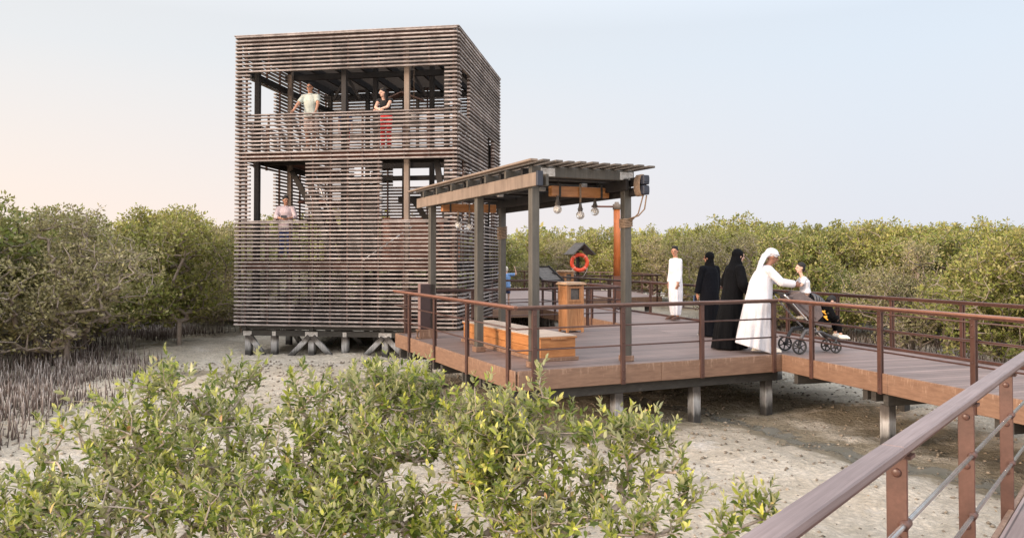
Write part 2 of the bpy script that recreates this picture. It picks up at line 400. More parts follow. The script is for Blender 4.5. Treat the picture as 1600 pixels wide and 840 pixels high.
# sky boosted overhead and behind the camera, added as unseen fill light
up = ramp(N, [(.28, (1,)*3), (.60, (1.8,)*3), (1, (2.3,)*3)]); L.new(sx.outputs[2], up.inputs[0])
bk = N.new('ShaderNodeMapRange'); bk.interpolation_type = 'SMOOTHSTEP'; bk.inputs[1].default_value = .35; bk.inputs[2].default_value = -.6; L.new(sx.outputs[1], bk.inputs[0])
bkc = mixc(N, L, bk.outputs[0], (1,1,1), (2.3,2.1,1.95))
skyc = mixc(N, L, 1.0, skyc, up.outputs[0], 'MULTIPLY'); skyc = mixc(N, L, 1.0, skyc, bkc, 'MULTIPLY')
L.new(skyc, bg.inputs[0]); bg.inputs[1].default_value = .11
sun = bpy.data.lights.new('sun', 'SUN'); sun.energy = 2.6; sun.angle = R(13); sun.color = (1.0,.76,.58)
so = bpy.data.objects.new('sun', sun); link(so)
sd = Vector((math.sin(SUN_AZ)*math.cos(SUN_EL), math.cos(SUN_AZ)*math.cos(SUN_EL), math.sin(SUN_EL)))
so.rotation_euler = sd.to_track_quat('Z', 'Y').to_euler(); so.location = (-20,-10,20)
cam = bpy.data.cameras.new('camera'); co = bpy.data.objects.new('camera', cam); link(co)
cam.sensor_width = 36; cam.lens = 1222/1600*36; cam.shift_y = -41/1600; cam.clip_end = 2000; cam.clip_start = .05
co.location = (0,0,1.55); co.rotation_euler = (R(90+1.16),0,0); sc.camera = co
sc.view_settings.view_transform = 'Standard'; sc.view_settings.look = 'None'; sc.view_settings.exposure = 0.74; sc.view_settings.gamma = 1
sc.cycles.max_bounces = 6; sc.cycles.transparent_max_bounces = 8; sc.cycles.use_denoising = True

# ------------------------------------------------------------------ ground
GZ = -.95
def gnoise(x, y):
    return (.035*np.sin(x*.9+1.3*np.sin(y*.5))+.03*np.sin(y*1.3+x*.4+1)+.018*np.sin(2.7*x+1.9*y)+.014*np.sin(3.9*y-2.3*x+2))
CH = [(1.0,15.5),(2.2,13.8),(3.2,12.9),(4.0,11.4),(4.6,9.8),(5.6,8.6),(7.2,7.8),(9.5,7.2)]   # the little tidal channel
def segdist(x, y, pts):
    d = np.full(x.shape, 1e9)
    for (ax, ay), (bx, by) in zip(pts[:-1], pts[1:]):
        t = np.clip(((x-ax)*(bx-ax)+(y-ay)*(by-ay))/((bx-ax)**2+(by-ay)**2), 0, 1)
        d = np.minimum(d, np.hypot(x-ax-t*(bx-ax), y-ay-t*(by-ay)))
    return d
def gz(x, y):
    x = np.asarray(x, float); y = np.asarray(y, float)
    return GZ + gnoise(x, y) - .07*np.exp(-(segdist(x, y, CH)/.55)**2)
xs = np.concatenate([[-400,-150,-80,-50,-35,-26], np.linspace(-20,16,260), [20,26,35,50,80,150,400]])
ys = np.concatenate([[-60,-30,-12,-5], np.linspace(0,34,260), [38,44,52,65,90,150,400,900]])
X, Y = np.meshgrid(xs, ys); Z = gz(X, Y)
fade = np.clip((np.hypot(X, Y-15)-25)/30, 0, 1); Z = Z*(1-fade)+GZ*fade
Z += .012*rng.standard_normal(Z.shape)*(fade == 0)
V = np.stack([X, Y, Z], -1).reshape(-1, 3); nx, ny = len(xs), len(ys)
I = np.arange(nx*ny).reshape(ny, nx); F = np.stack([I[:-1,:-1], I[:-1,1:], I[1:,1:], I[1:,:-1]], -1).reshape(-1, 4)
me = np_mesh('ground', V, F, [M['ground']], smooth=True)
dch = segdist(V[:,0], V[:,1], CH); wet = .86*np.exp(-(dch/.55)**2)
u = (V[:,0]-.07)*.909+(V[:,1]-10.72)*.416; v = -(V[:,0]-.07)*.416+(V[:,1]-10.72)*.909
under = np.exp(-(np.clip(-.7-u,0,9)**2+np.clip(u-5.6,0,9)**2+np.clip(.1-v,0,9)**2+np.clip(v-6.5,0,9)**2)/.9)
wet = np.maximum(wet, .52*under)  # damp mud over the deck footprint, toned darker as painted under-deck shade
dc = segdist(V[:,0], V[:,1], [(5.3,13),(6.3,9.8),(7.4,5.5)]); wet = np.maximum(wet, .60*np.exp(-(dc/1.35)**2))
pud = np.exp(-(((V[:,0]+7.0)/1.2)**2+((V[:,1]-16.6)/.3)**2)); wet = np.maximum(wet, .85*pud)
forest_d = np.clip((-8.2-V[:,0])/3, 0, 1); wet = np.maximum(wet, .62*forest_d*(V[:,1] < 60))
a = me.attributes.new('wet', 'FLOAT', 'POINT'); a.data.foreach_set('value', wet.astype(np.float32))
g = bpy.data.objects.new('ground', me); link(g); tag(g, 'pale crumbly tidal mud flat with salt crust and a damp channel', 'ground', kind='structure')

# small dark crumbs, crab pellets and shell bits lying on the mud
n = 7500; cx = rng.uniform(-9, 11, n); cy = 2.2 + 17*rng.random(n)**.9; keep = (cx < cy*.75+1) & (cx > -cy*.72-1); cx, cy = cx[keep], cy[keep]; n = len(cx)
s = rng.uniform(.006, .022, n)*(1+.05*cy); cz = gz(cx, cy)+s*.2
base = np.array([[1,0,0],[0,1,0],[-1,0,0],[0,-1,0],[0,0,.7],[0,0,-.5]]); bf = np.array([[0,1,4],[1,2,4],[2,3,4],[3,0,4],[1,0,5],[2,1,5],[3,2,5],[0,3,5]])
th = rng.uniform(0, 6.28, n); sq = rng.uniform(.5, 1.6, (n,1))
P = base[None]*np.stack([s, s*sq[:,0], s], -1)[:,None,:]; c_, s_ = np.cos(th)[:,None], np.sin(th)[:,None]
P = np.stack([P[...,0]*c_-P[...,1]*s_, P[...,0]*s_+P[...,1]*c_, P[...,2]], -1)+np.stack([cx, cy, cz], -1)[:,None,:]
me = np_mesh('mud_crumbs', P.reshape(-1,3), (bf[None]+6*np.arange(n)[:,None,None]).reshape(-1,3), [simple('dark_mud_crumb', (.05,.042,.032), (.30,.25,.185), .9, 3, bump=0)])
tag(link(bpy.data.objects.new('mud_crumbs', me)), 'dark crumbs, pellets and shell bits scattered over the pale mud', 'debris', kind='stuff')

LITTER = True
# pneumatophores (breathing roots) standing in the mud
def pneus(n, fx, name, label):
    px, py = fx(n); n = len(px); h = rng.uniform(.14, .40, n)*np.where(rng.random(n) < .15, 1.25, 1); r = rng.uniform(.007, .0115, n); z = gz(px, py)-.02
    lx, ly = rng.normal(0, .035, n), rng.normal(0, .035, n); k = 5
    t = np.arange(k)*2*math.pi/k; ring = np.stack([np.cos(t), np.sin(t)], -1)
    vs = np.zeros((n, 2*k+1, 3)); at = np.zeros((n, 2*k+1)); rv = rng.random(n)
    for j, (f, rr) in enumerate(((0, 1), (.7, .75))):
        vs[:, j*k:(j+1)*k, 0] = px[:,None]+lx[:,None]*f+ring[None,:,0]*(r*rr)[:,None]
        vs[:, j*k:(j+1)*k, 1] = py[:,None]+ly[:,None]*f+ring[None,:,1]*(r*rr)[:,None]
        vs[:, j*k:(j+1)*k, 2] = (z+h*f)[:,None]
    vs[:, 2*k] = np.stack([px+lx, py+ly, z+h], -1)
    at[:, :k] = (rv*.6)[:,None]; at[:, k:2*k] = (.25+rv*.45)[:,None]; at[:, 2*k] = .6+.4*rv
    fs = []
    for i in range(k): fs += [[i, (i+1)%k, k+(i+1)%k], [i, k+(i+1)%k, k+i], [k+i, k+(i+1)%k, 2*k]]
    F = (np.array(fs)[None]+(2*k+1)*np.arange(n)[:,None,None]).reshape(-1,3)
    me = np_mesh(name, vs.reshape(-1,3), F, [M['pneu']], attr=at.ravel())
    tag(link(bpy.data.objects.new(name, me)), label, 'aerial roots', kind='stuff')
def fl(n):
    y = rng.uniform(9.5, 28, n); edge = -7.0-.35*np.sin(y*.9)-.25*np.sin(y*2.3)-.62*np.clip(y-15.5,0,5.5); x = edge-rng.exponential(2.4, n)+.3*rng.normal(size=n)
    clump = np.sin(x*2.1+y)+np.sin(y*1.7-x*1.3)+rng.normal(0,1.0,n); k = clump > -.7+1.6*np.exp(-(edge-x)/.8)
    k &= x > -16; return x[k], y[k]
pneus(13000, fl, 'breathing_roots', 'dense brown pencil-like breathing roots standing in mud below the left-hand mangroves')
def fr(n):
    y = rng.uniform(13, 30, n); x0 = np.interp(y, [13,17,20,24,28,30], [11.2,10.3,9.3,7.7,6.5,6.3]); x = x0-.4+rng.exponential(1.6, n); return x, y
pneus(3500, fr, 'breathing_roots', 'breathing roots in the shade under the mangroves behind the right-hand walkway')
def fb(n):
    x = rng.uniform(-9, 1.5, n); y = 26.8+rng.exponential(2.0, n); return x, y
pneus(2600, fb, 'breathing_roots', 'breathing roots in the mud behind the slatted tower')

# ------------------------------------------------------------------ leaves and branches
def leaf_template(det):
    if det: # eight-vertex folded, drooping leaf, unit length along +X
        v = np.array([[0,0,0],[.30,.40,.07],[.68,.34,.03],[1,0,-.12],[.68,-.34,.03],[.30,-.40,.07],[.32,0,0],[.68,0,-.045]])
        f = np.array([[0,6,1,1],[6,7,2,1],[7,3,2,2],[0,5,6,6],[5,4,7,6],[4,3,7,7]])
        tri = [[0,6,1],[6,7,2],[6,2,1],[7,3,2],[0,5,6],[5,4,7],[5,7,6],[4,3,7]]
        return v, np.array(tri)
    v = np.array([[0,0,0],[.45,.42,.05],[1,0,-.08],[.45,-.42,.05]]); return v, np.array([[0,3,2,1]])
def make_leaves(name, pos, dirs, nrm, ln, wd, rnd, mat_, det):
    T, F = leaf_template(det); n = len(pos)
    X = dirs/np.linalg.norm(dirs, axis=1, keepdims=True); Z = nrm-X*(nrm*X).sum(1, keepdims=True); Z /= np.linalg.norm(Z, axis=1, keepdims=True)+1e-9; Yv = np.cross(Z, X)
    P = pos[:,None,:]+X[:,None,:]*(T[None,:,0:1]*ln[:,None,None])+Yv[:,None,:]*(T[None,:,1:2]*wd[:,None,None])+Z[:,None,:]*(T[None,:,2:3]*ln[:,None,None])
    FF = (F[None]+len(T)*np.arange(n)[:,None,None]).reshape(-1, F.shape[1])
    return np_mesh(name, P.reshape(-1,3), FF, [mat_], attr=np.repeat(rnd, len(T)), smooth=bool(det))
def grow(tips, roots, r, step, sag=.02, wig=.03, zpen=.35):
    """join every tip to the nearest node of the growing skeleton; returns nodes, parents, tip node ids"""
    cap = len(tips)*8+50; nodes = np.zeros((cap, 3)); par = np.full(cap, -1); k = 0
    for p in roots: nodes[k] = p; k += 1
    root0 = np.mean(roots, 0); order = np.argsort(np.linalg.norm((tips-root0)*[1,1,1.3], axis=1)); ids = []
    for t in tips[order]:
        d = nodes[:k]-t; dist = np.sqrt((d**2).sum(1)); dist = dist+zpen*np.clip(d[:,2], 0, 9)*2
        j = int(np.argmin(dist)); L = np.linalg.norm(nodes[j]-t); m = max(1, min(6, int(L/step))); p = j; a = nodes[j].copy()
        for i in range(1, m+1):
            f = i/m; q = a+(t-a)*f
            if i < m: q = q+r.normal(0, wig*min(1, L), 3)+[0,0,sag*math.sin(f*math.pi)*L]
            nodes[k] = q; par[k] = p; p = k; k += 1
        ids.append(p)
    return nodes[:k], par[:k], np.array(ids), order
def skeleton_mesh(name, nodes, par, ids, r_tip, r_pow, mat_, sides=4, rmax=.1):
    k = len(nodes); cnt = np.zeros(k); np.add.at(cnt, ids, 1)
    for i in range(k-1, -1, -1):
        if par[i] >= 0: cnt[par[i]] += cnt[i]
    rad = np.minimum(r_tip*np.maximum(cnt, 1)**r_pow, rmax)
    s = np.where(par >= 0)[0]; a = nodes[par[s]]; b = nodes[s]; ra = np.minimum(rad[par[s]], rad[s]*1.6); rb = rad[s]
    d = b-a; d /= np.linalg.norm(d, axis=1, keepdims=True)+1e-9; up = np.where(np.abs(d[:,2:3]) < .9, [[0,0,1.]], [[1.,0,0]])
    e1 = np.cross(d, up); e1 /= np.linalg.norm(e1, axis=1, keepdims=True); e2 = np.cross(d, e1); t = np.arange(sides)*2*math.pi/sides
    off = e1[:,None,:]*np.cos(t)[None,:,None]+e2[:,None,:]*np.sin(t)[None,:,None]
    V = np.concatenate([a[:,None,:]+off*ra[:,None,None], b[:,None,:]+off*rb[:,None,None]], 1)
    F = np.array([[i, (i+1)%sides, sides+(i+1)%sides, sides+i] for i in range(sides)])
    return np_mesh(name, V.reshape(-1,3), (F[None]+2*sides*np.arange(len(s))[:,None,None]).reshape(-1,4), [mat_], smooth=sides > 4)

def crown_tips(r, n, lobes, shell=.55):
    """points inside a union of ellipsoid lobes, denser near the surface"""
    out = []; wts = np.array([l[3]*l[4]*l[5] for l in lobes])**.7; wts /= wts.sum()
    while len(out) < n:
        l = lobes[r.choice(len(lobes), p=wts)]; d = r.normal(size=3); d /= np.linalg.norm(d); rad = shell+(1-shell)*r.random()**.5 if r.random() < .8 else r.random()
        rad *= 1+.16*r.normal(); p = np.array(l[:3])+d*rad*np.array(l[3:6])
        out.append(p)
    return np.array(out)
def tree_meshes(seed, H, Rc, ntip, nleaf, leaf, mat_, low=.25, thin=0):
    r = np.random.default_rng(seed); lobes = []
    nl = r.integers(7, 11)
    for i in range(nl):
        a = r.uniform(0, 6.28); q = r.uniform(.15, .75)*Rc; z = H*r.uniform(low+.12, .84)
        s = r.uniform(.34, .55)*Rc; lobes.append((q*math.cos(a), q*math.sin(a), z, s*r.uniform(.9,1.3), s*r.uniform(.9,1.3), s*r.uniform(.55,.85)))
    for i in range(4): # sprays breaking the outline on top
        a = r.uniform(0, 6.28); q = r.uniform(0, .6)*Rc; lobes.append((q*math.cos(a), q*math.sin(a), H*r.uniform(.80,.97), .16*Rc, .16*Rc, .20*Rc))
    tips = crown_tips(r, ntip, lobes); tips = tips[tips[:,2] > H*.10]
    roots = [np.array([0,0,0]), np.array([.02,.0,H*.12])]; ns = r.integers(2, 5)
    nodes, par, ids, order = grow(tips, [np.array([0,0,-.1]), np.array([.03,.01,.18*H])], r, .28, .05, .05)
    par[1] = 0
    tm = skeleton_mesh('mangrove_trunk', nodes, par, ids, .0058, .43, M['farbark'], 4, .075)
    T = tips; k = nleaf
    c = np.repeat(T, k, 0); n = len(c); cl = r.normal(size=(n,3)); cl /= np.linalg.norm(cl, axis=1, keepdims=True); c = c+cl*r.uniform(.02, .17, (n,1))*[1,1,.8]
    d = cl*1.0+[0,0,.45]+.5*r.normal(size=(n,3)); nr = np.array([0,0,1.0])+.75*r.normal(size=(n,3))+cl*.5
    tv = np.repeat(r.random(len(T)), k); hgt = np.clip(c[:,2]/H, 0, 1)
    rnd = np.clip(.40*tv+.42*r.random(n)+.18*hgt, 0, 1)
    sz = leaf*r.uniform(.7, 1.25, n)
    lm = make_leaves('mangrove_crown', c, d, nr, sz, sz*.62, rnd, mat_, False)
    return tm, lm
variants = []
for i in range(6): variants.append(tree_meshes(100+i, 3.7, 1.9, 1250, 15, .105, M['treeleaf'], .12))
for i in range(3): variants.append(tree_meshes(200+i, 3.6, 2.0, 1300, 11, .085, M['dryleaf'], .10))
far_variants = [tree_meshes(300+i, 4.0, 2.2, 700, 12, .15, M['treeleaf'], .15) for i in range(3)]
def place_tree(x, y, H, k, label, group, far=False, sxy=1.0):
    tm, lm = (far_variants if far else variants)[k]; s = H/(4.0 if far else 3.7)
    t = empty('mangrove_tree', (x, y, float(gz(x, y)) if y < 34 else GZ), random.uniform(0, 6.28), label, 'tree', group)
    t.scale = (s*sxy, s*sxy, s)
    for nm, me in (('trunk', tm), ('crown', lm)):
        o = bpy.data.objects.new(nm, me); link(o); o.parent = t
    return t
# --- left-hand edge of the forest: trees one can tell apart
LT = [(-12.6,14.6,3.5,0,'dark green mangrove at the left edge with foliage hanging lowest over the breathing roots',1.0),
 (-13.6,17.6,5.0,1,'tallest mangrove at far left, its ragged top highest of the left-hand trees',1.05),
 (-10.4,18.3,3.55,6,'grey-leaved broad mangrove with bare lower branches between breathing roots and tower',1.15),
 (-11.8,21.6,3.9,2,'green mangrove just behind the grey-leaved tree on the left',1),
 (-9.6,22.6,3.7,4,'green mangrove between the grey-leaved tree and the tower',1.05),
 (-9.2,26.6,3.9,8,'mangrove with pale leaning trunks next to the tower foot on its left',1.0),
 (-15.4,19.8,4.7,3,'mangrove behind the tallest far-left tree, cut by the left edge of the photo',1.05)]
for x, y, H, k, lab, sxy in LT: place_tree(x, y, H, k, lab, None, sxy=sxy)
# --- right-hand edge
RT = [(11.9,14.6,2.85,3,'mangrove nearest the camera behind the walkway at the right edge of the photo',1.0),
 (11.4,17.6,3.05,0,'bright green mangrove behind the right-hand railing, second from the right edge',1.05),
 (10.3,20.2,3.15,7,'grey-twigged mangrove behind the stroller walkway railing',1.0),
 (8.9,22.8,3.3,2,'green mangrove directly behind the man pushing the stroller',1.0),
 (7.7,26.0,3.4,8,'dry grey-green mangrove behind the two women in black',1.0),
 (7.4,29.2,3.55,4,'mangrove just right of the standing man in the white robe, behind the railing',1.0),
 (9.2,32.5,3.7,5,'mangrove at the right end of the far platform',1.0)]
for x, y, H, k, lab, sxy in RT: place_tree(x, y, H, k, lab, None, sxy=sxy)
# --- the belts behind
def belt(pts, off, step, H0, H1, label, group, far=False, jit=.5):
    P = [np.array(p, float) for p in pts]; acc = 0; q = 0
    for a, b in zip(P[:-1], P[1:]):
        d = (b-a)/np.linalg.norm(b-a); nrm = np.array([d[1], -d[0]])*(1 if off >= 0 else -1); L = np.linalg.norm(b-a); t = acc
        while t < L:
            p = a+d*t+nrm*abs(off)+rng.uniform(-jit, jit, 2)
            k = int(rng.integers(0, 3)) if far else int(rng.choice([0,1,2,3,4,5,0,2,4,1,7,8]))
            place_tree(p[0], p[1], min(rng.uniform(H0, H1), (2.45+(.052 if p[0] < -5 else .046)*p[1])*rng.uniform(.86,1.0))*(1.13 if rng.random() < .13 else 1), k, label, group, far, rng.uniform(.95, 1.15)); t += step*rng.uniform(.8, 1.2); q += 1
        acc = t-L
LL = [(-17,12),(-14.5,20),(-11.5,27),(-8,31.5),(-3,33)]
gl = 'green mangroves filling the belt behind the front trees left of the tower'
for off, st, h0, h1 in ((-1.6,2.3,3.6,4.2),(-4.0,2.5,3.9,4.5),(-6.8,2.8,4.1,4.8),(-10,3.2,4.3,5.0)): belt(LL, off, st, h0, h1, 'green mangrove in the belt behind the front row left of the tower', gl)
gb = 'mangroves behind the tower and the far platform'
for off, st, h0, h1 in ((-1,2.3,3.4,3.9),(-3.6,2.5,3.6,4.3),(-6.5,2.8,3.9,4.6),(-10,3.4,4.1,4.9)): belt([(-6,31),(-3,38),(0,45.5),(4,45),(8,38.5)], off, st, h0, h1, 'mangrove in the belt seen behind the tower and the far platform', gb, far=off < -6)
RR = [(8.8,36),(9.6,29),(10.6,25),(12.6,21.5),(14.2,17),(15.5,12)]
gr = 'mangroves filling the belt behind the right-hand walkway'
for off, st, h0, h1 in ((-.6,2.1,3.5,3.9),(-2.9,2.3,3.8,4.3),(-5.4,2.6,3.9,4.6),(-8.3,2.9,4.2,4.9),(-12,3.4,4.3,5.1)): belt(RR, off, st, h0, h1, 'mangrove in the belt behind the front row beyond the right-hand walkway', gr, far=off < -11)
# far-off wood that reads as one mass
r = np.random.default_rng(9); n = 46000; ang = r.uniform(-1.0, 1.0, n); dist = r.uniform(62, 120, n); hx, hy = dist*np.sin(ang), dist*np.cos(ang)
top = 4.0+.7*np.sin(hx*.5+hy*.3)+.5*np.sin(hx*1.1-hy*.7); zz = GZ+top*r.random(n)**.5
me = make_leaves('far_wood', np.stack([hx,hy,zz],-1), r.normal(size=(n,3)), r.normal(size=(n,3))+[0,-.5,.8], r.uniform(.35,.7,n), r.uniform(.3,.5,n), r.random(n), M['treeleaf'], False)
tag(link(bpy.data.objects.new('far_wood', me)), 'low far-off mangrove wood closing the horizon', 'woodland', kind='stuff')

# --- foreground shrubs with individual leaves
def shrub(x, y, lobes, ntip, label, seed, stems=3, dens=1.0):
    r = np.random.default_rng(seed); L = [(lx-x, ly-y, lz-GZ, a, b, c) for lx, ly, lz, a, b, c in lobes]
    tips = crown_tips(r, ntip, L, .35); tips = tips[tips[:,2] > .25]
    z0 = float(gz(x, y)); t = empty('mangrove_shrub', (x, y, z0), 0, label, 'shrub')
    cen = np.mean(tips, 0); roots = [np.array([0,0,-.05]), np.array([.03,.02,.35])]
    nodes, par, ids, order = grow(tips, roots, r, .10, .06, .07, .5); par[1] = 0
    me = skeleton_mesh('branches', nodes, par, ids, .0020, .42, M['bark'], 5, .016); o = bpy.data.objects.new('branches', me); link(o); o.parent = t
    pos=[];dr=[];nr=[];ln=[];wd=[];rn=[]
    TT = tips[order]
    for q, tip in enumerate(TT):
        pi = par[ids[q]]; d0 = tip-nodes[pi]; d0 /= np.linalg.norm(d0)+1e-9
        d = d0*.5+np.array([0,0,.75])+.28*r.normal(size=3); d /= np.linalg.norm(d)
        npair = r.integers(4, 8); ph = r.uniform(0, 3.14); tl = r.uniform(.05, .13); tv = r.random()**1.3
        a = np.cross(d, [0,0,1.0]) if abs(d[2]) < .95 else np.array([1.,0,0]); a /= np.linalg.norm(a); b_ = np.cross(d, a)
        for i in range(npair):
            f = i/(npair-1); p = tip+d*tl*(f-.35)
            for sgn in (0, math.pi):
                if r.random() < .06: continue
                th = ph+i*math.pi/2+sgn+r.normal(0,.25); o_ = a*math.cos(th)+b_*math.sin(th)
                op = (1.15-.85*f)+r.normal(0,.18); dd = d*math.cos(op)+o_*math.sin(op)+[0,0,-.10*(1-f)]+.09*r.normal(size=3)
                nn = d*math.sin(op)-o_*math.cos(op)+.25*r.normal(size=3)
                l = r.uniform(.034,.056)*(1.0-.30*(f > .8))*(1.0 if i else .9)
                pos.append(p); dr.append(dd); nr.append(nn); ln.append(l); wd.append(l*r.uniform(.38,.52))
                x_ = .16+.50*tv*f+.20*r.random()+.20*(f > .7)*tv
                if r.random() < .03: x_ = r.uniform(.88, 1)
                if r.random() < .25: x_ *= .4
                rn.append(min(1, x_))
    me = make_leaves('foliage', np.array(pos), np.array(dr), np.array(nr), np.array(ln), np.array(wd), np.array(rn), M['bushleaf'], True)
    o = bpy.data.objects.new('foliage', me); link(o); o.parent = t
    return t
def SX(px, Y): return (px-800)*Y/1222
def SZ(py, Y): return 1.55-(py-404)*Y/1222
def lobe(px, py, Y, rx, rz, ry=None):   # given as photo column/row at depth Y, radii in metres; evaluated to plain positions below
    return (SX(px,Y), Y, SZ(py,Y), rx, ry or rx, rz)
SHR = [
 (-1.55, 3.9, [lobe(170,720,3.9,.42,.28), lobe(270,655,3.9,.36,.26), lobe(330,730,3.8,.36,.3), lobe(240,600,4.0,.16,.14), lobe(130,640,4.0,.13,.09), lobe(210,800,3.6,.45,.25), lobe(330,800,3.5,.3,.2)], 330, 'largest green shrub in the left foreground, its top left of the tower foot'),
 (-2.55, 3.7, [lobe(20,760,3.7,.34,.17), lobe(70,790,3.6,.30,.2), lobe(10,820,3.5,.4,.2)], 100, 'low green shrub in the bottom left corner'),
 (-1.35, 4.3, [lobe(378,582,4.3,.13,.10), lobe(395,640,4.2,.10,.08), lobe(350,640,4.2,.12,.1)], 26, 'thin sprig rising just right of the largest left shrub'),
 (-1.0, 3.9, [lobe(480,620,3.9,.19,.16), lobe(455,680,3.8,.19,.18), lobe(520,690,3.8,.2,.17), lobe(470,760,3.6,.32,.22), lobe(490,820,3.4,.4,.18)], 175, 'bushy shrub below the middle of the tower'),
 (-.60, 4.0, [lobe(600,600,4.0,.22,.12), lobe(575,650,3.9,.22,.15), lobe(650,630,3.9,.16,.15), lobe(620,700,3.7,.24,.14), lobe(560,735,3.6,.14,.1), lobe(680,690,3.8,.10,.08), lobe(560,805,3.4,.2,.1), lobe(640,790,3.5,.16,.1), lobe(690,830,3.4,.14,.08)], 215, 'shrub with forked bare trunk left of the deck corner'),
 (-.10, 3.7, [lobe(775,660,3.7,.24,.17), lobe(740,720,3.6,.22,.17), lobe(820,700,3.6,.2,.2), lobe(848,618,3.7,.07,.12), lobe(790,780,3.4,.3,.2), lobe(850,820,3.3,.2,.12), lobe(720,650,3.7,.1,.08)], 215, 'dense shrub directly below the deck corner with a shoot reaching the fascia'),
 (.50, 3.6, [lobe(930,682,3.6,.19,.07), lobe(1010,690,3.6,.15,.09), lobe(915,745,3.5,.13,.06), lobe(1055,735,3.5,.10,.09), lobe(960,700,3.6,.2,.06), lobe(985,765,3.5,.16,.10), lobe(925,800,3.4,.12,.1)], 74, 'open twiggy shrub with gaps showing the mud, right of the deck corner'),
 (.66, 3.2, [lobe(1035,820,3.2,.14,.07), lobe(1075,785,3.3,.08,.05), lobe(960,835,3.1,.16,.07)], 26, 'small leafy shrub at the bottom edge below the open twiggy one'),
 (.98, 3.1, [lobe(1165,795,3.1,.11,.06), lobe(1200,800,3.1,.05,.05), lobe(1130,825,3.0,.08,.05)], 11, 'lowest sprig of leaves, left of where the near handrail leaves the photo'),
]
for i, (x, y, lb, n, lab) in enumerate(SHR): shrub(x, y, lb, int(n*2.15), lab, 40+i)


n = 1500; lx = rng.uniform(-8, 10, n); ly = 2.5+15*rng.random(n); k = (lx < ly*.72+.5) & (lx > -ly*.72-.5) & (np.sin(lx*1.3+ly)+np.sin(ly*1.9-lx*.6)+rng.normal(0,.8,n) > .3); lx, ly = lx[k], ly[k]; n = len(lx)
th = rng.uniform(0, 6.28, n); me = make_leaves('fallen_leaves', np.stack([lx, ly, gz(lx, ly)+.012], -1), np.stack([np.cos(th), np.sin(th), rng.normal(0,.15,n)], -1), np.stack([rng.normal(0,.3,n), rng.normal(0,.3,n), np.ones(n)], -1), rng.uniform(.03,.06,n), rng.uniform(.012,.024,n), rng.random(n), leafmat('dry_fallen_leaf', [(0,(.10,.06,.035)),(.5,(.26,.17,.09)),(1,(.42,.32,.19))], (.30,.22,.14), .05, .7, 0), True)
tag(link(bpy.data.objects.new('fallen_leaves', me)), 'dry brown fallen leaves scattered over the mud', 'leaf litter', kind='stuff')

# ------------------------------------------------------------------ plan frame of the main deck
OX, OY = .068, 10.72
U = Vector((math.cos(ANG), math.sin(ANG), 0)); Vv = Vector((-math.sin(ANG), math.cos(ANG), 0))
def W(u, v, z=0): return Vector((OX, OY, 0))+U*u+Vv*v+Vector((0,0,z))
CA = R(106.75); Cd = Vector((math.cos(CA), math.sin(CA), 0)); Cn = Vector((Cd.y, -Cd.x, 0))   # Cn points right/away
CF = Vector((4.34,12.75,0)); CB = Vector((6.02,15.55,0))
def slab(name, poly, z0, z1, m, parent):
    mb = MB(); n = len(poly); vs = [(p[0], p[1], z1) for p in poly]+[(p[0], p[1], z0) for p in poly]
    mb.add(vs, [tuple(range(n)), tuple(range(2*n-1, n-1, -1))]+[(i, n+i, n+(i+1)%n, (i+1)%n) for i in range(n)])
    return mb.build(name, m, parent, fix=True)
def fascia_run(mb, a, b, out, h=.275, t=.03, z=.0):
    """board standing outside the edge a-b; out = outward normal"""
    a, b = Vector(a), Vector(b); d = (b-a).normalized(); L = (b-a).length; n = max(1, round(L/2.35))
    for i in range(n):
        p, q = a+d*(L*i/n+.003), a+d*(L*(i+1)/n-.003); c = (p+q)/2+out*(t/2+.003+.0015*(i % 2))+Vector((0,0,z-h/2+.012-.002*(i % 2))); mb.obox(c, d*((q-p).length/2), out*t/2, Vector((0,0,h/2)), .006)
def piles(parent, pts, z1=-.42, s=.075):
    for p in pts:
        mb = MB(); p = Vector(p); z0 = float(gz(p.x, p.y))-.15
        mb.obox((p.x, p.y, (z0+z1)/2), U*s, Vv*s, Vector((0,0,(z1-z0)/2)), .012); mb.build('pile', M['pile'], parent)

# main deck
deck = empty('timber_deck', W(0,0,0)*0, 0, 'main timber deck of mauve boards on piles under the pergola, in front of the tower', 'deck')
Pfr = W(4.71,0); Pback_l = W(5.66,6.0)
slab('boards', [W(.0,0), W(4.71,0), W(5.66,6.0), W(.05,6.0)], -.035, 0, M['deck'], deck)
mb = MB(); fascia_run(mb, W(0,0), W(4.71,0), -Vv); mb.build('front_fascia', M['fascia'], deck)
mb = MB(); fascia_run(mb, W(0.0,-.0), W(.05,6.0), -U); mb.build('side_fascia', M['fascia'], deck)
mb = MB(); fascia_run(mb, W(.05,6.0), W(5.66,6.0), Vv); mb.build('back_fascia', M['fascia'], deck)
mb = MB(); mb.beam(W(-.02,.16,-.35), W(4.75,.16,-.35), .09, .15, bev=.005); mb.build('bearer', M['underbeam'], deck)
mb = MB(); mb.beam(W(.0,3.1,-.36), W(5.2,3.1,-.36), .09, .15, bev=.005); mb.build('bearer', M['underbeam'], deck)
mb = MB(); mb.beam(W(.0,5.6,-.36), W(5.6,5.6,-.36), .09, .15, bev=.005); mb.build('bearer', M['underbeam'], deck)
for v_ in (1.25, 2.0, 3.6, 5.0):
    for k in (0, .14):
        mb = MB(); mb.beam(W(.02,v_+k,-.345), W(4.8+v_*.1,v_+k,-.345), .07, .16, bev=.005); mb.build('joist', M['underbeam'], deck)
piles(deck, [W(.22,2.3), W(.22,4.5), W(.25,.25), W(1.72,.2), W(3.13,.2), W(4.62,.25), W(1.7,3.1), W(3.3,3.1), W(4.9,3.1), W(1.8,5.6), W(3.6,5.6)])

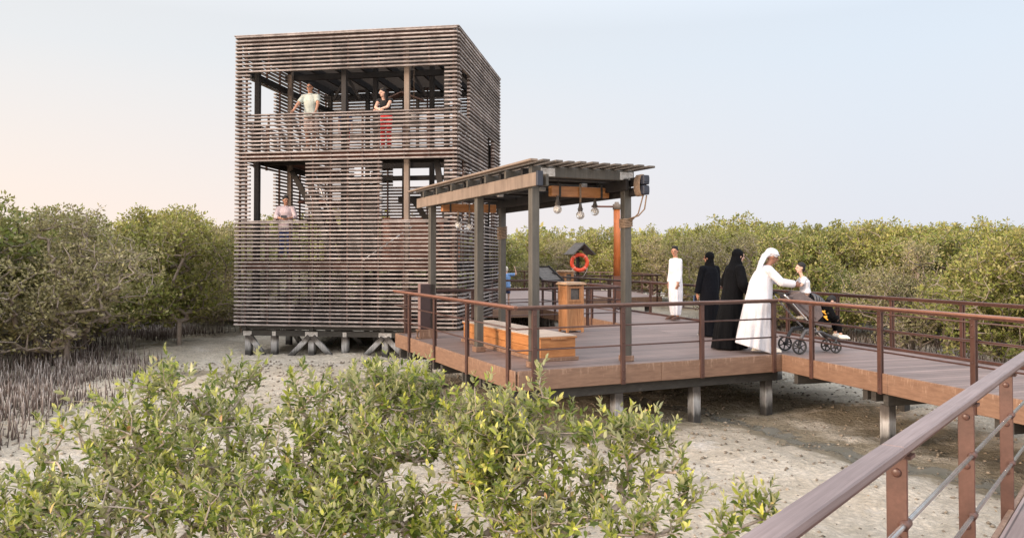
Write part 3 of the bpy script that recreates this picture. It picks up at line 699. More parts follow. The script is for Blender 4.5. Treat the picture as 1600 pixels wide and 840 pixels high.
# walkway coming toward the camera on the right
def CP(s, t, z=0): return CF+Cd*s+Cn*t+Vector((0,0,z))
WC = 2.26
walk = empty('boardwalk', (0,0,0), 0, 'raised boardwalk under the stroller, running from the main deck to the right edge', 'boardwalk')
slab('boards', [W(4.71,0)+Vector((.001,0,0)), CP(-9.5,0), CP(-9.5,WC), CP(12.0,WC), CP(12.0,.0)*1.0, CP(5.95,0), ], -.039, -.004, M['deckc'], walk)
mb = MB(); fascia_run(mb, CP(-.02,0), CP(-9.5,0), -Cn, .27); mb.build('front_fascia', M['fascia'], walk)
mb = MB(); fascia_run(mb, CP(-9.5,WC), CP(17.0,WC), Cn, .27); mb.build('back_fascia', M['fascia'], walk)
mb = MB(); fascia_run(mb, CP(6.1,0), CP(11.9,0), -Cn, .27); mb.build('gap_fascia', M['fascia'], walk)
mb = MB(); mb.beam(CP(-9.5,WC-.05,.022), CP(11.5,WC-.05,.022), .06, .045, bev=.005); mb.build('kerb_strip', M['railpaint'], walk)
for s_ in (-.4, -2.3, -4.4, -6.6):
    mb = MB(); mb.beam(CP(s_,.02,-.35), CP(s_,WC,-.35), .09, .15, bev=.005); mb.build('bearer', M['underbeam'], walk)
    if s_ < -.5:
        for dk in (.26, .42): mb = MB(); mb.beam(CP(s_+dk,.05,-.34), CP(s_+dk,WC,-.34), .09, .14, bev=.005); mb.build('joist', M['underbeam'], walk)
piles(walk, [CP(-2.25,.10), CP(-4.4,.10), CP(-2.25,2.1), CP(-.4,2.1), CP(-4.4,2.1), CP(3,2.1), CP(6,2.1), CP(9,2.1), CP(9,.2)])
slab('far_boards', [CP(12.0,0), CP(12.0,WC), CP(17.0,WC), CP(17.0,0)], -.039, -.004, M['deckc'], walk)

# far platform
plat = empty('far_platform', (0,0,0), 0, 'far timber platform beyond the main deck, in front of the distant mangroves', 'deck')
FP = [Vector((-3.4,23.3,0)), CP(12.02,-.02), CP(17.02,-.02), CP(17.02,WC+.02), Vector((6.1,31.9,0)), Vector((5.6,38.0,0)), Vector((-.6,42.0,0)), Vector((-4.5,36,0))]
slab('boards', FP, -.05, -.008, M['deckc'], plat)
mb = MB(); a_, b_ = FP[0], FP[1]; o_ = Vector(((b_-a_).y, -(b_-a_).x, 0)).normalized(); fascia_run(mb, a_, b_, o_, .27); mb.build('front_fascia', M['fascia'], plat)
mb = MB(); a_, b_ = FP[3], FP[4]; o_ = Vector(((b_-a_).y, -(b_-a_).x, 0)).normalized(); fascia_run(mb, a_, b_, o_, .27); mb.build('side_fascia', M['fascia'], plat)
piles(plat, [(-2.6,24.2,0),(-.6,24.6,0),(3.6,31.6,0),(5.6,32.5,0)])

# ------------------------------------------------------------------ railings
def railing(name, label, line, posts, out, H=.9, z0=-.27, rods=(.29,.585), pm='railpaint', rodm='railpaint', group=None, wide=.085, off=.045, near=False, ends=(0,0), rail_mat=None):
    """line: list of plan points of the deck edge; posts: plan points; out: outward normal for each segment"""
    root = empty(name, posts[0], 0, label, 'railing', group); base = Vector(posts[0])
    for i in range(len(line)-1):
        a, b = Vector(line[i]), Vector(line[i+1]); d = (b-a).normalized(); o = Vector(out[i])
        mb = MB(); up = Vector((0,0,1)); A = a-base+o*off*0-d*ends[0]*(i == 0); B = b-base+d*ends[1]*(i == len(line)-2)
        cuts = [0, .482, 1] if near else [0, 1]
        for c0, c1 in zip(cuts[:-1], cuts[1:]): mb.beam(A.lerp(B,c0)+up*(H-.016)+d*.0015, A.lerp(B,c1)+up*(H-.016)-d*.0015, wide, .032, bev=.008 if not near else .005)
        mb.build('handrail', rail_mat or M[pm], root); mb = MB(); mb.beam(A+up*(H-.045), B+up*(H-.045), wide*.45, .028, bev=.003)
        mb.build('under_rail', M[pm], root)
        for z in rods:
            mb = MB(); mb.tube([A+up*z, B+up*z], .0125 if not near else .0105, 10); mb.build('rod', M[rodm], root)
    for p in posts:
        p = Vector(p)-base; k = min(range(len(line)-1), key=lambda i: segd(Vector(posts[0])*0+p+base, line[i], line[i+1])); d = (Vector(line[k+1])-Vector(line[k])).normalized(); o = Vector(out[k])
        mb = MB(); c = p+o*off
        if near: mb.obox((c.x, c.y, (z0+H-.06)/2), d*.007, o*.036, Vector((0,0,(H-.06-z0)/2)), .004)
        else:
            mb.obox((c.x, c.y, (z0+H-.06)/2), d*.035, o*.012, Vector((0,0,(H-.06-z0)/2)), .003)
            mb.obox((c.x-o.x*.035, c.y-o.y*.035, (z0+H-.06)/2), d*.028, o*.010, Vector((0,0,(H-.06-z0)/2)), .003)
        mb.obox(c-o*.02+Vector((0,0,H-.066)), d*.034, o*.035, Vector((0,0,.006)))
        po = mb.build('post', M[pm], root)
        for z in (H-.13, rods[-1], rods[0], -.07, -.2):
            if z > z0:
                zz = z+(0 if z < 0 or z == H-.13 else (.045 if not near else -.055)); m3 = MB(); cb = c+Vector((0,0,zz))
                if near: m3.tube([cb-d*.005, cb-d*.014, cb-d*.017], [.017,.016,.010], 14)
                else: m3.tube([cb+o*.008, cb+o*.020], .011, 8)
                m3.build('bolt', M[pm], po)
        if near:
            for z in rods: m2 = MB(); m2.tube([c+o*(-off)+Vector((0,0,z))-d*.03, c+o*(-off)+Vector((0,0,z))+d*.03], .019, 12); m2.build('collar', M[pm], po)
    return root
def segd(p, a, b):
    a, b, p = Vector(a), Vector(b), Vector(p); a.z = b.z = p.z = 0; t = max(0, min(1, (p-a).dot(b-a)/(b-a).length_squared)); return (p-a-(b-a)*t).length
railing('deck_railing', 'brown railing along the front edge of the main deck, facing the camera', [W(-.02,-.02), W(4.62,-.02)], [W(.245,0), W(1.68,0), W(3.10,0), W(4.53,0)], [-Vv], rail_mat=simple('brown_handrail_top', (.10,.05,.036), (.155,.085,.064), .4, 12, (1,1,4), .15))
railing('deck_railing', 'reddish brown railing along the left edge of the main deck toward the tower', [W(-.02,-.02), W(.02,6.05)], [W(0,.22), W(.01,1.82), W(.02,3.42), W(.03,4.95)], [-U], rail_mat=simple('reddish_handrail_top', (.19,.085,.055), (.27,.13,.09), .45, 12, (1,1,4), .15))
railing('deck_railing', 'dark railing along the back edge of the main deck behind the wooden bin', [W(.05,5.96), W(5.6,5.96)], [W(.25,5.98), W(1.75,5.98), W(3.15,5.98), W(4.6,5.98), W(5.55,5.98)], [Vv], z0=-.2)
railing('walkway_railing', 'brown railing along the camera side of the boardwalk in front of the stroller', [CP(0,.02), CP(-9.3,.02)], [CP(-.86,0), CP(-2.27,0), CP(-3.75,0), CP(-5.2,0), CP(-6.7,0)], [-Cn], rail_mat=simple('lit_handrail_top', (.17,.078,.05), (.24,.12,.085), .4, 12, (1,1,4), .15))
railing('walkway_railing', 'long brown railing on the far side of the boardwalk behind the stroller and women', [CP(-9.3,WC), CP(17.3,WC)], [CP(s, WC) for s in (-7.1,-5.6,-4.28,-2.87,-1.4,.04,1.4,2.9,4.8,6.3,7.7,9.1,10.6,12.0,13.5,14.9,16.3,17.2)], [Cn], z0=-.24)
railing('walkway_railing', 'dark railing on the inner side of the boardwalk just behind the nearer bin', [CP(6.3,0), CP(11.9,0)], [CP(s, 0) for s in (6.4,7.8,9.2,10.6,11.7)], [-Cn], z0=-.24)
railing('platform_railing', 'dark railing on the near edge of the far platform before the child', [FP[0]+Vector((.1,.1,0)), FP[1]+Vector((-.15,.05,0))], [FP[0].lerp(FP[1], t) for t in (.05,.35,.65,.93)], [Vector((.3,-.95,0))], z0=-.24)
railing('platform_railing', 'dark outer railing of the far platform just right of the orange pole', [CP(17.1,WC+.1), FP[4]], [FP[3].lerp(FP[4], t) for t in (.1,.5,.95)], [Vector((.3,-.95,0))], z0=-.24)
railing('platform_railing', 'farthest railing at the right-hand end of the far platform', [FP[4], FP[5]], [FP[4].lerp(FP[5], t) for t in (.25,.55,.95)], [Vector((1,0,0))], z0=-.24)
railing('platform_railing', 'farthest dark railing along the back of the far platform', [FP[5], FP[6], FP[7]], [FP[5].lerp(FP[6], t) for t in (.2,.4,.6,.8,.98)]+[FP[6].lerp(FP[7], t) for t in (.3,.6,.95)], [Vector((.5,.86,0)), Vector((-.85,.5,0))], z0=-.24)

# near deck and railing in the right-hand corner
NA = R(50.2); Nd = Vector((math.cos(NA), math.sin(NA), 0)); Nn = Vector((Nd.y, -Nd.x, 0)); NP = Vector((.61,1.88,0))
near = empty('near_boardwalk', (0,0,0), 0, 'boardwalk in the bottom right corner carrying the nearest railing', 'boardwalk')
nb = NP+Nn*.012
slab('boards', [nb-Nd*4.0, nb+Nd*4.6, nb+Nd*4.6+Nn*2.2, nb-Nd*4.0+Nn*2.2], -.035, 0, M['decknear'], near)
mb = MB(); fascia_run(mb, nb-Nd*4.0, nb+Nd*4.6, -Nn, .25); mb.build('side_fascia', M['fascia'], near)
piles(near, [nb+Nd*s+Nn*.15 for s in (-1.5,.6,2.7,4.3)])
nr_ = railing('near_railing', 'closest railing with steel rods and wide handrail, crossing the bottom right corner', [NP-Nd*2.5, NP+Nd*5.0], [NP+Nd*s for s in (-1.3,-.02,1.28,2.585,3.857)], [-Nn], z0=-.28, pm='nearrail', rodm='alu', wide=.078, off=.026, near=True, rail_mat=simple('mauve_composite_handrail', (.18,.13,.12), (.27,.205,.195), .5, 7, (.35,14,14), .5, rot=(0,0,-NA)))

# ------------------------------------------------------------------ pergola
pg = empty('pergola', W(.42,.33), 0, 'grey-brown timber pergola with plank roof standing on the main deck', 'pergola')
pb = W(.42,.33); PB_ = lambda u, v, z: W(u, v, z)-pb
def post(u, v, ztop, s=.062):
    mb = MB(); c = PB_(u, v, 0); mb.obox(c+Vector((0,0,ztop/2+.02)), U*s, Vv*s, Vector((0,0,ztop/2-.02)), .008); p = mb.build('post', M['postpaint'], pg)
    mb = MB(); mb.obox(c+Vector((0,0,.045)), U*(s+.024), Vv*(s+.024), Vector((0,0,.043)), .006); mb.build('plinth', M['fascia'], p)
for v_ in (.33, 2.41, 4.83): post(.42, v_, 2.58)
for v_ in (.37, 5.02): post(2.0, v_, 2.66)
# side beams on the left (outside the posts) and on the right
mb = MB(); mb.beam(PB_(.325,-.02,2.66), PB_(.325,5.45,2.66), .055, .19, bev=.006); mb.build('side_beam', M['tanwood'], pg)
mb = MB(); mb.beam(PB_(.52,.1,2.66), PB_(.52,5.45,2.66), .05, .17, bev=.006); mb.build('side_beam', M['postpaint'], pg)
mb = MB(); mb.obox(PB_(.325,-.045,2.66), U*.05, Vv*.022, Vector((0,0,.105)), .01); mb.build('end_cap', M['bluecap'], pg)
mb = MB(); mb.beam(PB_(2.04,-.05,2.70), PB_(2.09,5.45,2.70), .055, .13, bev=.006); mb.beam(PB_(2.04,.0,2.55), PB_(2.09,5.45,2.55), .055, .13, bev=.006); mb.build('side_beam', M['darkwood'], pg)
mb = MB(); mb.beam(PB_(1.92,.2,2.66), PB_(1.92,5.45,2.66), .05, .17, bev=.006); mb.build('side_beam', M['darkwood'], pg)
for z in (2.555, 2.705):
    mb = MB(); mb.obox(PB_(2.03,-.08,z), U*.055, Vv*.06, Vector((0,0,.068)), .012); mb.obox(PB_(2.03,-.145,z), U*.045, Vv*.004, Vector((0,0,.035)), .002); mb.build('end_cap', M['bluecap'], pg)
# front and back cross beams on top
for v_ in (.33, 5.02):
    mb = MB(); mb.beam(PB_(.36,v_,2.80), PB_(2.09,v_,2.80), .10, .15, bev=.006); mb.build('cross_beam', M['postpaint'], pg)
for u_ in (.62, 1.95):
    mb = MB(); mb.obox(PB_(u_,.33-.055,2.79), U*.115, Vv*.003, Vector((0,0,.058)), .002)
    for i in (-.08,-.04,.04,.08):
        for k in (-.03,.03): mb.tube([PB_(u_+i,.33-.056,2.79+k), PB_(u_+i,.33-.066,2.79+k)], .007, 6)
    mb.build('joining_plate', M['steel'], pg)
# rafters across, ends showing on the left
for i, v_ in enumerate(np.linspace(.62, 5.35, 13)):
    mb = MB(); mb.beam(PB_(.27 if i % 2 else .36,v_,2.81), PB_(2.13,v_,2.81), .06, .12, bev=.005); mb.build('rafter', M['postpaint'] if i % 2 else M['darkwood'], pg)
# roof planks running away from the camera
us = np.linspace(.20, 2.14, 11)
for i, u_ in enumerate(us):
    mb = MB(); mb.beam(PB_(u_,-.13+.01*math.sin(i*2.1),2.905+.004*math.sin(i*1.7)), PB_(u_,5.62+.02*math.sin(i),2.905), .115, .032, bev=.006); mb.build('roof_plank', M['roofplank'] if i else M['tanwood'], pg)
mb = MB()
for v_ in np.linspace(.5, 5.3, 9): mb.obox(PB_(1.2,v_,2.735), U*.85, Vv*.03, Vector((0,0,.02)))
mb.build('ceiling_batten', M['darkwood'], pg)
# junction boxes and cable under the roof
for u_, v_ in ((1.35,1.9),(1.2,3.3),(1.62,1.0),(1.0,2.6)):
    mb = MB(); mb.obox(PB_(u_,v_,2.70), U*.05, Vv*.04, Vector((0,0,.028)), .006); mb.build('junction_box', M['steel'], pg)
# rope lashings on the right-hand posts
def coil(c, rad, z0, z1, turns, name='rope_lashing', parent=None, sq=True):
    mb = MB(); n = int(turns*20); pts = []
    for i in range(n+1):
        t = i/n; a = t*turns*2*math.pi; cc, s_ = math.cos(a), math.sin(a); k = 1/max(abs(cc), abs(s_))**.75 if sq else 1
        pts.append(c+(U*cc+Vv*s_)*rad*k+Vector((0,0,z0+(z1-z0)*t+.012*math.sin(a*1.0+1))))
    mb.tube(pts, .011, 6); return mb.build(name, M['rope'], parent)
coil(PB_(2.0,.37,0), .082, 2.02, 2.16, 6, parent=pg); coil(PB_(2.0,5.02,0), .085, 1.95, 2.20, 8, parent=pg)
mb = MB(); mb.tube([PB_(2.0,.27,2.15), PB_(2.05,.1,2.19), PB_(2.06,-.04,2.28), PB_(2.07,-.08,2.48)], .011, 6); mb.tube([PB_(2.04,.28,2.12), PB_(2.03,.08,2.22), PB_(2.03,-.05,2.48)], .010, 6); mb.build('rope_tail', M['rope'], pg)
mb = MB()
for i in range(7):
    vv = -.005+.022*i-.06; pts = [PB_(2.01,vv,2.63)+U*(.06*math.cos(a))+Vector((0,0,.155*math.sin(a))) for a in np.linspace(0, 2*math.pi, 15)[:-1]]; mb.tube(pts, .0105, 6, closed=True)
mb.build('rope_wrap', M['rope'], pg)

# orange lamp beams with hanging bulbs: separate things hung from the pergola
def lamp_beam(label, u0, u1, v_, zc, s=1.0):
    c0 = W((u0+u1)/2, v_, 0); r = empty('hanging_lamp_beam', (c0.x, c0.y, zc), ANG, label, 'lamp beam')
    mb = MB(); L = (u1-u0)/2; mb.obox((0,0,0), (L,0,0), (0,.055,0), (0,0,.078), .008); mb.build('beam', M['orangewood'], r)
    for k in (-1, 1):
        mb = MB(); x = k*L*.72; mb.obox((x,-.06,.02), (.018,0,0), (0,.003,0), (0,0,.10), .001); mb.obox((x,.06,.02), (.018,0,0), (0,.003,0), (0,0,.10), .001); mb.obox((x,0,-.0815), (.018,0,0), (0,.063,0), (0,0,.003), .001)
        mb.tube([(x,0,.08), (x,0,.27)], .006, 6); mb.build('strap', M['underbeam'], r)
    return r
def bulb(label, u_, v_, ztop, zb, group, front=True):
    c = W(u_, v_, 0); r = empty('hanging_bulb', (c.x, c.y, zb), ANG, label, 'light bulb', group); h = ztop-zb
    mb = MB(); mb.tube([(0,0,h), (.004,0,h*.55), (0,0,.17)], .016, 8); mb.tube([(0,0,h+.004),(0,0,h+.012)], .02, 8); mb.build('cord', M['rope'], r)
    mb = MB(); mb.tube([(0,0,.20), (0,0,.14), (0,0,.10)], [.016,.026,.036], 12); mb.tube([(0,0,.10), (0,0,.086)], [.043,.043], 14); mb.tube([(0,0,.086), (0,0,.056)], [.038,.034], 14); mb.build('socket', M['shingle'], r)
    mb = MB(); pts = []; rs = []
    for t in np.linspace(0, 1, 11):
        a = -1.5+t*2.55; pts.append((0,0,.066*math.sin(a))); rs.append(.066*math.cos(a))
    mb.tube(pts, rs, 18, cap=True); mb.build('globe', M['glass'], r)
    mb = MB(); mb.ell((0,0,.0), .021,.021,.026,10,6); mb.tube([(0,0,.02),(0,0,.06)], .010, 8); mb.build('inner_lamp', M['shoewhite'], r)
gB = None
lamp_beam('orange timber lamp beam with straps, hanging at the front right of the pergola', .95, 1.97, .85, 2.575)
lamp_beam('orange timber lamp beam hanging at the back of the pergola, before the tower', .50, 1.62, 4.5, 2.53)
bulb('leftmost of the three clear bulbs on the front lamp beam', .99+.05, .775, 2.50, 2.293, gB)
bulb('middle bulb on the front lamp beam, hanging lowest on a long stem', 1.43, .765, 2.68, 2.215, gB)
bulb('rightmost of the three bulbs on the front lamp beam', 1.80, .95, 2.50, 2.291, gB)
bulb('leftmost of the three bulbs on the back lamp beam', .80, 4.4, 2.46, 2.192, gB)
bulb('middle bulb on the back lamp beam, hanging a little lower', 1.03, 4.4, 2.60, 2.159, gB)
bulb('rightmost bulb on the back lamp beam, next to the back post', 1.28, 4.4, 2.46, 2.277, gB)

# ------------------------------------------------------------------ bench, bins, cabinet, life ring, panel, pole
def bench():
    # long storage bench: near right corner W(1.39,.8), far left corner about W(.80,3.2)
    r = empty('storage_bench', W(.76,.80), ANG, 'long orange timber storage bench with pale top beneath the pergola', 'bench'); Lx, Ly, h = .60, 3.2, .36
    mb = MB(); mb.obox((Lx/2,Ly/2,.03), (Lx/2+.04,0,0), (0,Ly/2+.04,0), (0,0,.028), .006); mb.build('plinth', M['fascia'], r)
    mb = MB()
    for i, z in enumerate((.058, .201)):
        zz = z+.068
        mb.obox((Lx/2,.012,zz), (Lx/2,0,0), (0,.012,0), (0,0,.069), .004); mb.obox((Lx/2,Ly-.012,zz), (Lx/2,0,0), (0,.012,0), (0,0,.069), .004)
        for a, b in ((0.026, 1.5), (1.503, 3.174)):
            for x in (.012, Lx-.012): mb.obox((x,(a+b)/2,zz), (.012,0,0), (0,(b-a)/2,0), (0,0,.069), .004)
    mb.build('side_boards', M['orangewood'], r)
    mb = MB(); mb.obox((Lx/2,Ly/2,.352), (Lx/2+.02,0,0), (0,Ly/2+.02,0), (0,0,.014), .005); mb.build('rim', M['orangewood'], r)
    mb = MB(); mb.obox((Lx/2-.01,Ly/2,.374), (Lx/2+.015,0,0), (0,Ly/2+.015,0), (0,0,.008), .004); mb.build('lid', M['benchtop'], r)
    mb = MB(); mb.obox((Lx/2,-.024,.34), (.13,0,0), (0,.004,0), (0,0,.018), .003); mb.build('hasp', M['binwood'], r)
bench()
def bin_(loc, rz, label, s=1.0):
    r = empty('timber_bin', loc, rz, label, 'bin'); r.scale = (s*.84,s*.84,s); a = .24; h = 1.0
    mb = MB()
    for x in (-1,1):
        for y in (-1,1): mb.obox((x*(a-.03),y*(a-.03),h/2), (.03,0,0), (0,.03,0), (0,0,h/2), .005)
    mb.build('corner_posts', M['binwood'], r)
    mb = MB()
    for k in range(6):
        o = -a+.06+(.36/6)*(k+.5)
        for s1 in (-1,1):
            zt = .93 if k in (0,5) else .66
            mb.obox((o,s1*(a-.02),(.08+zt)/2), (.028,0,0), (0,.008,0), (0,0,(zt-.08)/2), .003); mb.obox((s1*(a-.02),o,(.08+zt)/2), (.008,0,0), (0,.028,0), (0,0,(zt-.08)/2), .003)
    mb.build('side_slats', M['binwood'], r)
    mb = MB()
    for s1 in (-1,1):
        for z in (.665,.945): mb.obox((0,s1*(a-.018),z), (.185,0,0), (0,.014,0), (0,0,.024), .003); mb.obox((s1*(a-.018),0,z), (.014,0,0), (0,.185,0), (0,0,.024), .003)
    mb.obox((0,0,.06), (a-.02,0,0), (0,a-.02,0), (0,0,.02)); mb.build('frame', M['binwood'], r)
    mb = MB()
    for s1 in (-1,1): mb.obox((0,s1*(a-.06),.80), (.17,0,0), (0,.006,0), (0,0,.115))
    mb.build('opening_flap', M['shingle'], r)
    mb = MB()
    for s1 in (-1,1): mb.obox((s1*(a-.03),0,.80), (.006,0,0), (0,.17,0), (0,0,.115)); mb.obox((s1*(a-.022),.05,.80), (.006,0,0), (0,.012,0), (0,0,.09)); mb.obox((s1*(a-.022),-.06,.84), (.006,0,0), (0,.04,0), (0,0,.012))
    mb.build('side_panel', M['binwood'], r)
    mb = MB(); mb.obox((0,0,1.012), (a+.05,0,0), (0,a+.05,0), (0,0,.013), .005); mb.obox((0,0,1.038), (a+.02,0,0), (0,a+.02,0), (0,0,.013), .005); mb.build('lid', M['binlid'], r)
    mb = MB()
    for x in (-1,1):
        for y in (-1,1): mb.tube([(x*(a-.03),y*(a-.03),-.0), (x*(a-.03),y*(a-.03),.02)], .02, 8)
    mb.build('feet', M['rubber'], r)
bin_(W(3.55,4.9), ANG+R(-2), 'square varnished timber bin with pale lid on the main deck behind the bench')
bin_((2.0,29.2,0), ANG+R(8), 'similar timber bin standing far back on the platform left of the life ring', 1.06)
r = empty('post_cabinet', W(.31,4.85), ANG, 'dark brown cabinet on a small open timber crate by the left railing near the tower', 'cabinet')
mb = MB(); mb.obox((0,0,.62), (.15,0,0), (0,.075,0), (0,0,.44), .008); mb.build('cabinet_body', M['deck'] if False else simple('mauve_cabinet_board', (.17,.10,.09), (.25,.165,.15), .7, 8, (6,6,.4)), r)
mb = MB(); mb.obox((.156,0,.62), (.003,0,0), (0,.07,0), (0,0,.43)); mb.obox((-.0,-.079,.62), (.146,0,0), (0,.003,0), (0,0,.43)); mb.build('dark_panel', simple('dark_plum_panel', (.04,.022,.022), (.06,.035,.034), .6, 8), r)
mb = MB(); mb.obox((0,0,.165), (.19,0,0), (0,.11,0), (0,0,.012), .004); mb.obox((0,0,.015), (.19,0,0), (0,.11,0), (0,0,.012), .004); mb.obox((.18,0,.09), (.012,0,0), (0,.11,0), (0,0,.063), .004); mb.obox((-.178,0,.09), (.012,0,0), (0,.012,0), (0,0,.063)); mb.obox((0,-.10,.09), (.168,0,0), (0,.008,0), (0,0,.063)); mb.build('crate', M['fascia'], r)

r = empty('life_ring_stand', (2.62,30.5,0), R(28), 'post with small pitched roof that shelters the life ring by the far railing', 'post')
mb = MB(); mb.obox((0,.10,.92), (.05,0,0), (0,.05,0), (0,0,.92), .006); mb.build('post', M['darkwood'], r)
for k in (-1, 1):
    mb = MB(); mb.obox((k*.245,-.04,1.93), (k*.27,0,-.225), (0,.34,0), (k*.013,0,.0155), .003); mb.build('roof_board', M['shingle'], r)
mb = MB(); mb.obox((0,.03,1.90), (.20,0,0), (0,.03,0), (0,0,.035), .004); mb.build('tie_beam', M['darkwood'], r)
r = empty('life_ring', (2.62,30.36,1.40), 0, 'orange-red life ring hanging under the little roof, rope looped below', 'life ring')
mb = MB(); pts = [(.30*math.cos(a),0,.30*math.sin(a)) for a in np.linspace(0, 2*math.pi, 33)[:-1]]; mb.tube(pts, .073, 14, closed=True); mb.build('ring', M['lifering'], r)
mb = MB()
for a in (.8,2.35,3.93,5.5):
    mb.tube([(.30*math.cos(a+t),0,.30*math.sin(a+t)) for t in (-.1,-.05,0,.05,.1)], .0765, 14)
mb.build('bands', simple('pale_ring_band', (.75,.20,.12), (.8,.26,.17), .4, 5, None, 0), r)
mb = MB(); mb.tube([(-.30,-.04,-.2), (-.24,-.07,-.38), (-.15,-.08,-.52), (0,-.08,-.6), (.15,-.08,-.52), (.26,-.07,-.36), (.31,-.04,-.18)], .008, 6); mb.build('grab_rope', M['alu'], r)

# reading board seen from behind
r = empty('information_board', (.62,24.9,0), 0, 'tilted planked reading board on two legs, seen from behind, on the far platform', 'information board')
mb = MB(); A, B, C_, D_ = Vector((-.10,-.25,1.27)), Vector((.56,.45,1.27)), Vector((1.0,.05,.84)), Vector((.33,-.62,.84)); nrm = (B-A).cross(D_-A).normalized()
for i in range(5):
    f0, f1 = i/5+.004, (i+1)/5-.004; q = [A.lerp(D_, f0), B.lerp(C_, f0), B.lerp(C_, f1), A.lerp(D_, f1)]
    mb.add([p+nrm*.012 for p in q]+[p-nrm*.012 for p in q], [(0,1,2,3),(7,6,5,4),(0,4,5,1),(1,5,6,2),(2,6,7,3),(3,7,4,0)])
mb.build('board', M['shingle'], r, fix=True)
mb = MB(); mb.beam(A-nrm*.03, B-nrm*.03, .05, .04, ext=.03); mb.beam(C_-nrm*.03, D_-nrm*.03, .05, .04, ext=.03); mb.beam(A-nrm*.03, D_-nrm*.03, .05, .05, ext=.03); mb.beam(B-nrm*.03, C_-nrm*.03, .05, .05, ext=.03); mb.build('frame', M['darkwood'], r)
for p in ((-.0,-.28), (.72,.2)):
    mb = MB(); mb.obox((p[0],p[1],.56), (.055,0,0), (0,.055,0), (0,0,.56), .005); mb.build('leg', M['darkwood'], r)

r = empty('lamp_pole', (3.62,27.0,0), 0, 'tall orange timber pole with a short side arm, standing behind the right pergola post', 'lamp pole')
mb = MB(); mb.tube([(0,0,.95),(0.01,0,2.2),(0,0,3.28)], [.122,.118,.114], 16); mb.build('pole', M['orangepole'], r)
mb = MB(); mb.obox((0,0,.475), (.125,0,0), (0,.125,0), (0,0,.475), .008); mb.build('base', M['redwood'], r)
mb = MB(); mb.tube([(0,0,3.24),(0,0,3.42),(0,0,3.44),(0,0,3.50)], [.14,.14,.08,.07], 16); mb.build('collar', M['tanwood'], r)
mb = MB(); mb.tube([(-.0,0,3.34),(-.88,-.1,3.34)], .032, 10); mb.build('arm', M['redwood'], r)

# ------------------------------------------------------------------ observation tower
TA = R(-9.237); TX = Vector((math.cos(TA), math.sin(TA), 0)); TY = Vector((-math.sin(TA), math.cos(TA), 0)); T0 = Vector((-7.23,20.4,0)); TS = 5.95
tw = empty('observation_tower', T0, TA, 'three-storey timber observation tower wrapped in horizontal slats with open viewing bays', 'tower')
pitch = .1005; ZB, ZT = -.165, 7.33; NS = 75
sh, sdp = .041, .088     # slat height, depth
def slat_face(name, axis, openings, off, extend, s0=0, s1=TS):
    """axis 'x-' front, 'x+' back, 'y-' left, 'y+' right; openings in (s0,s1,z0,z1)"""
    mb = MB(); bm_ = MB()
    def P(s, z, d): # d outwards
        return {'x-': (s,-d+0,z), 'x+': (s,TS+d,z), 'y-': (-d,s,z), 'y+': (TS+d,s,z)}[axis]
    def bar(m_, a, b, z, h, dd, dep):
        pa, pc = P(a, z, dd), P(b, z, dd); c = ((pa[0]+pc[0])/2, (pa[1]+pc[1])/2, z)
        hx = ((b-a)/2,0,0) if axis[0] == 'x' else (dep/2,0,0); hy = (0,dep/2,0) if axis[0] == 'x' else (0,(b-a)/2,0)
        m_.obox(c, hx, hy, (0,0,h/2), .006 if name == 'front_slats' or name == 'right_slats' else 0)
    hh = .064 if axis == 'x+' else sh
    for i in range(NS):
        z = ZB+i*(ZT-ZB)/(NS-1); segs = [(s0-extend, s1+extend)]
        for a, b, z0, z1 in openings:
            if z0 < z < z1:
                ns_ = []
                for p, q in segs:
                    if b <= p or a >= q: ns_.append((p, q)); continue
                    if a > p: ns_.append((p, a))
                    if b < q: ns_.append((b, q))
                segs = ns_
        jz = .004*math.sin(i*7.3)
        for p, q in segs: bar(mb, p, q, z+jz, hh, 0, sdp)
    return mb.build(name, M['slat'], tw), P
BX = [.27,.89,1.5,2.12,2.6,3.06,3.45,3.88,4.55,5.2,5.83]
FO = [(.42,5.62,5.30,6.38), (.42,1.95,2.53,4.05), (4.0,5.62,2.53,4.05)]
RO = [(.28,1.26,5.30,6.38), (.28,.80,2.53,4.05), (3.75,4.75,2.53,5.18)]
LO = [(.42,2.22,5.30,6.38), (.42,2.22,2.53,4.0)]
BO = [(2.35,4.22,3.92,4.70), (1.0,1.6,4.05,4.66)]
slat_face('front_slats', 'x-', FO, 0, 0); slat_face('right_slats', 'y+', RO, 0, -.04)
slat_face('left_slats', 'y-', LO, 0, -.04); slat_face('back_slats', 'x+', BO, 0, 0)
def battens(name, axis, ss, ops):
    mb = MB()
    for s in ss:
        zs = [(ZB-.02, ZT-.03)]
        for a, b, z0, z1 in ops:
            if a-.02 < s < b+.02:
                n_ = []
                for p, q in zs:
                    if z1 <= p or z0 >= q: n_.append((p, q)); continue
                    if z0 > p: n_.append((p, z0-.02))
                    if z1 < q: n_.append((z1+.02, q))
                zs = n_
        for p, q in zs:
            d = .062; c = {'x-': (s,d,0), 'x+': (s,TS-d,0), 'y-': (d,s,0), 'y+': (TS-d,s,0)}[axis]
            w_ = ((.022,0,0),(0,.024,0)) if axis[0] == 'x' else ((.024,0,0),(0,.022,0)); mb.obox((c[0],c[1],(p+q)/2), w_[0], w_[1], (0,0,(q-p)/2))
    mb.build(name, M['batten'], tw)
battens('front_battens', 'x-', BX, FO); battens('right_battens', 'y+', [.14,.9,1.5,2.2,2.9,3.6,4.9,5.3,5.8], RO)
mb = MB(); mb.obox((TS/2,TS-.13,4.75), (TS/2-.2,0,0), (0,.012,0), (0,0,.28)); mb.build('back_board', M['darkwood'], tw) if False else None
battens('left_battens', 'y-', [.14,.9,1.6,2.4,3.1,3.8,4.5,5.2,5.8], LO); battens('back_battens', 'x+', [.15,.8,1.5,2.2,2.9,3.55,4.2,4.9,5.8], BO)
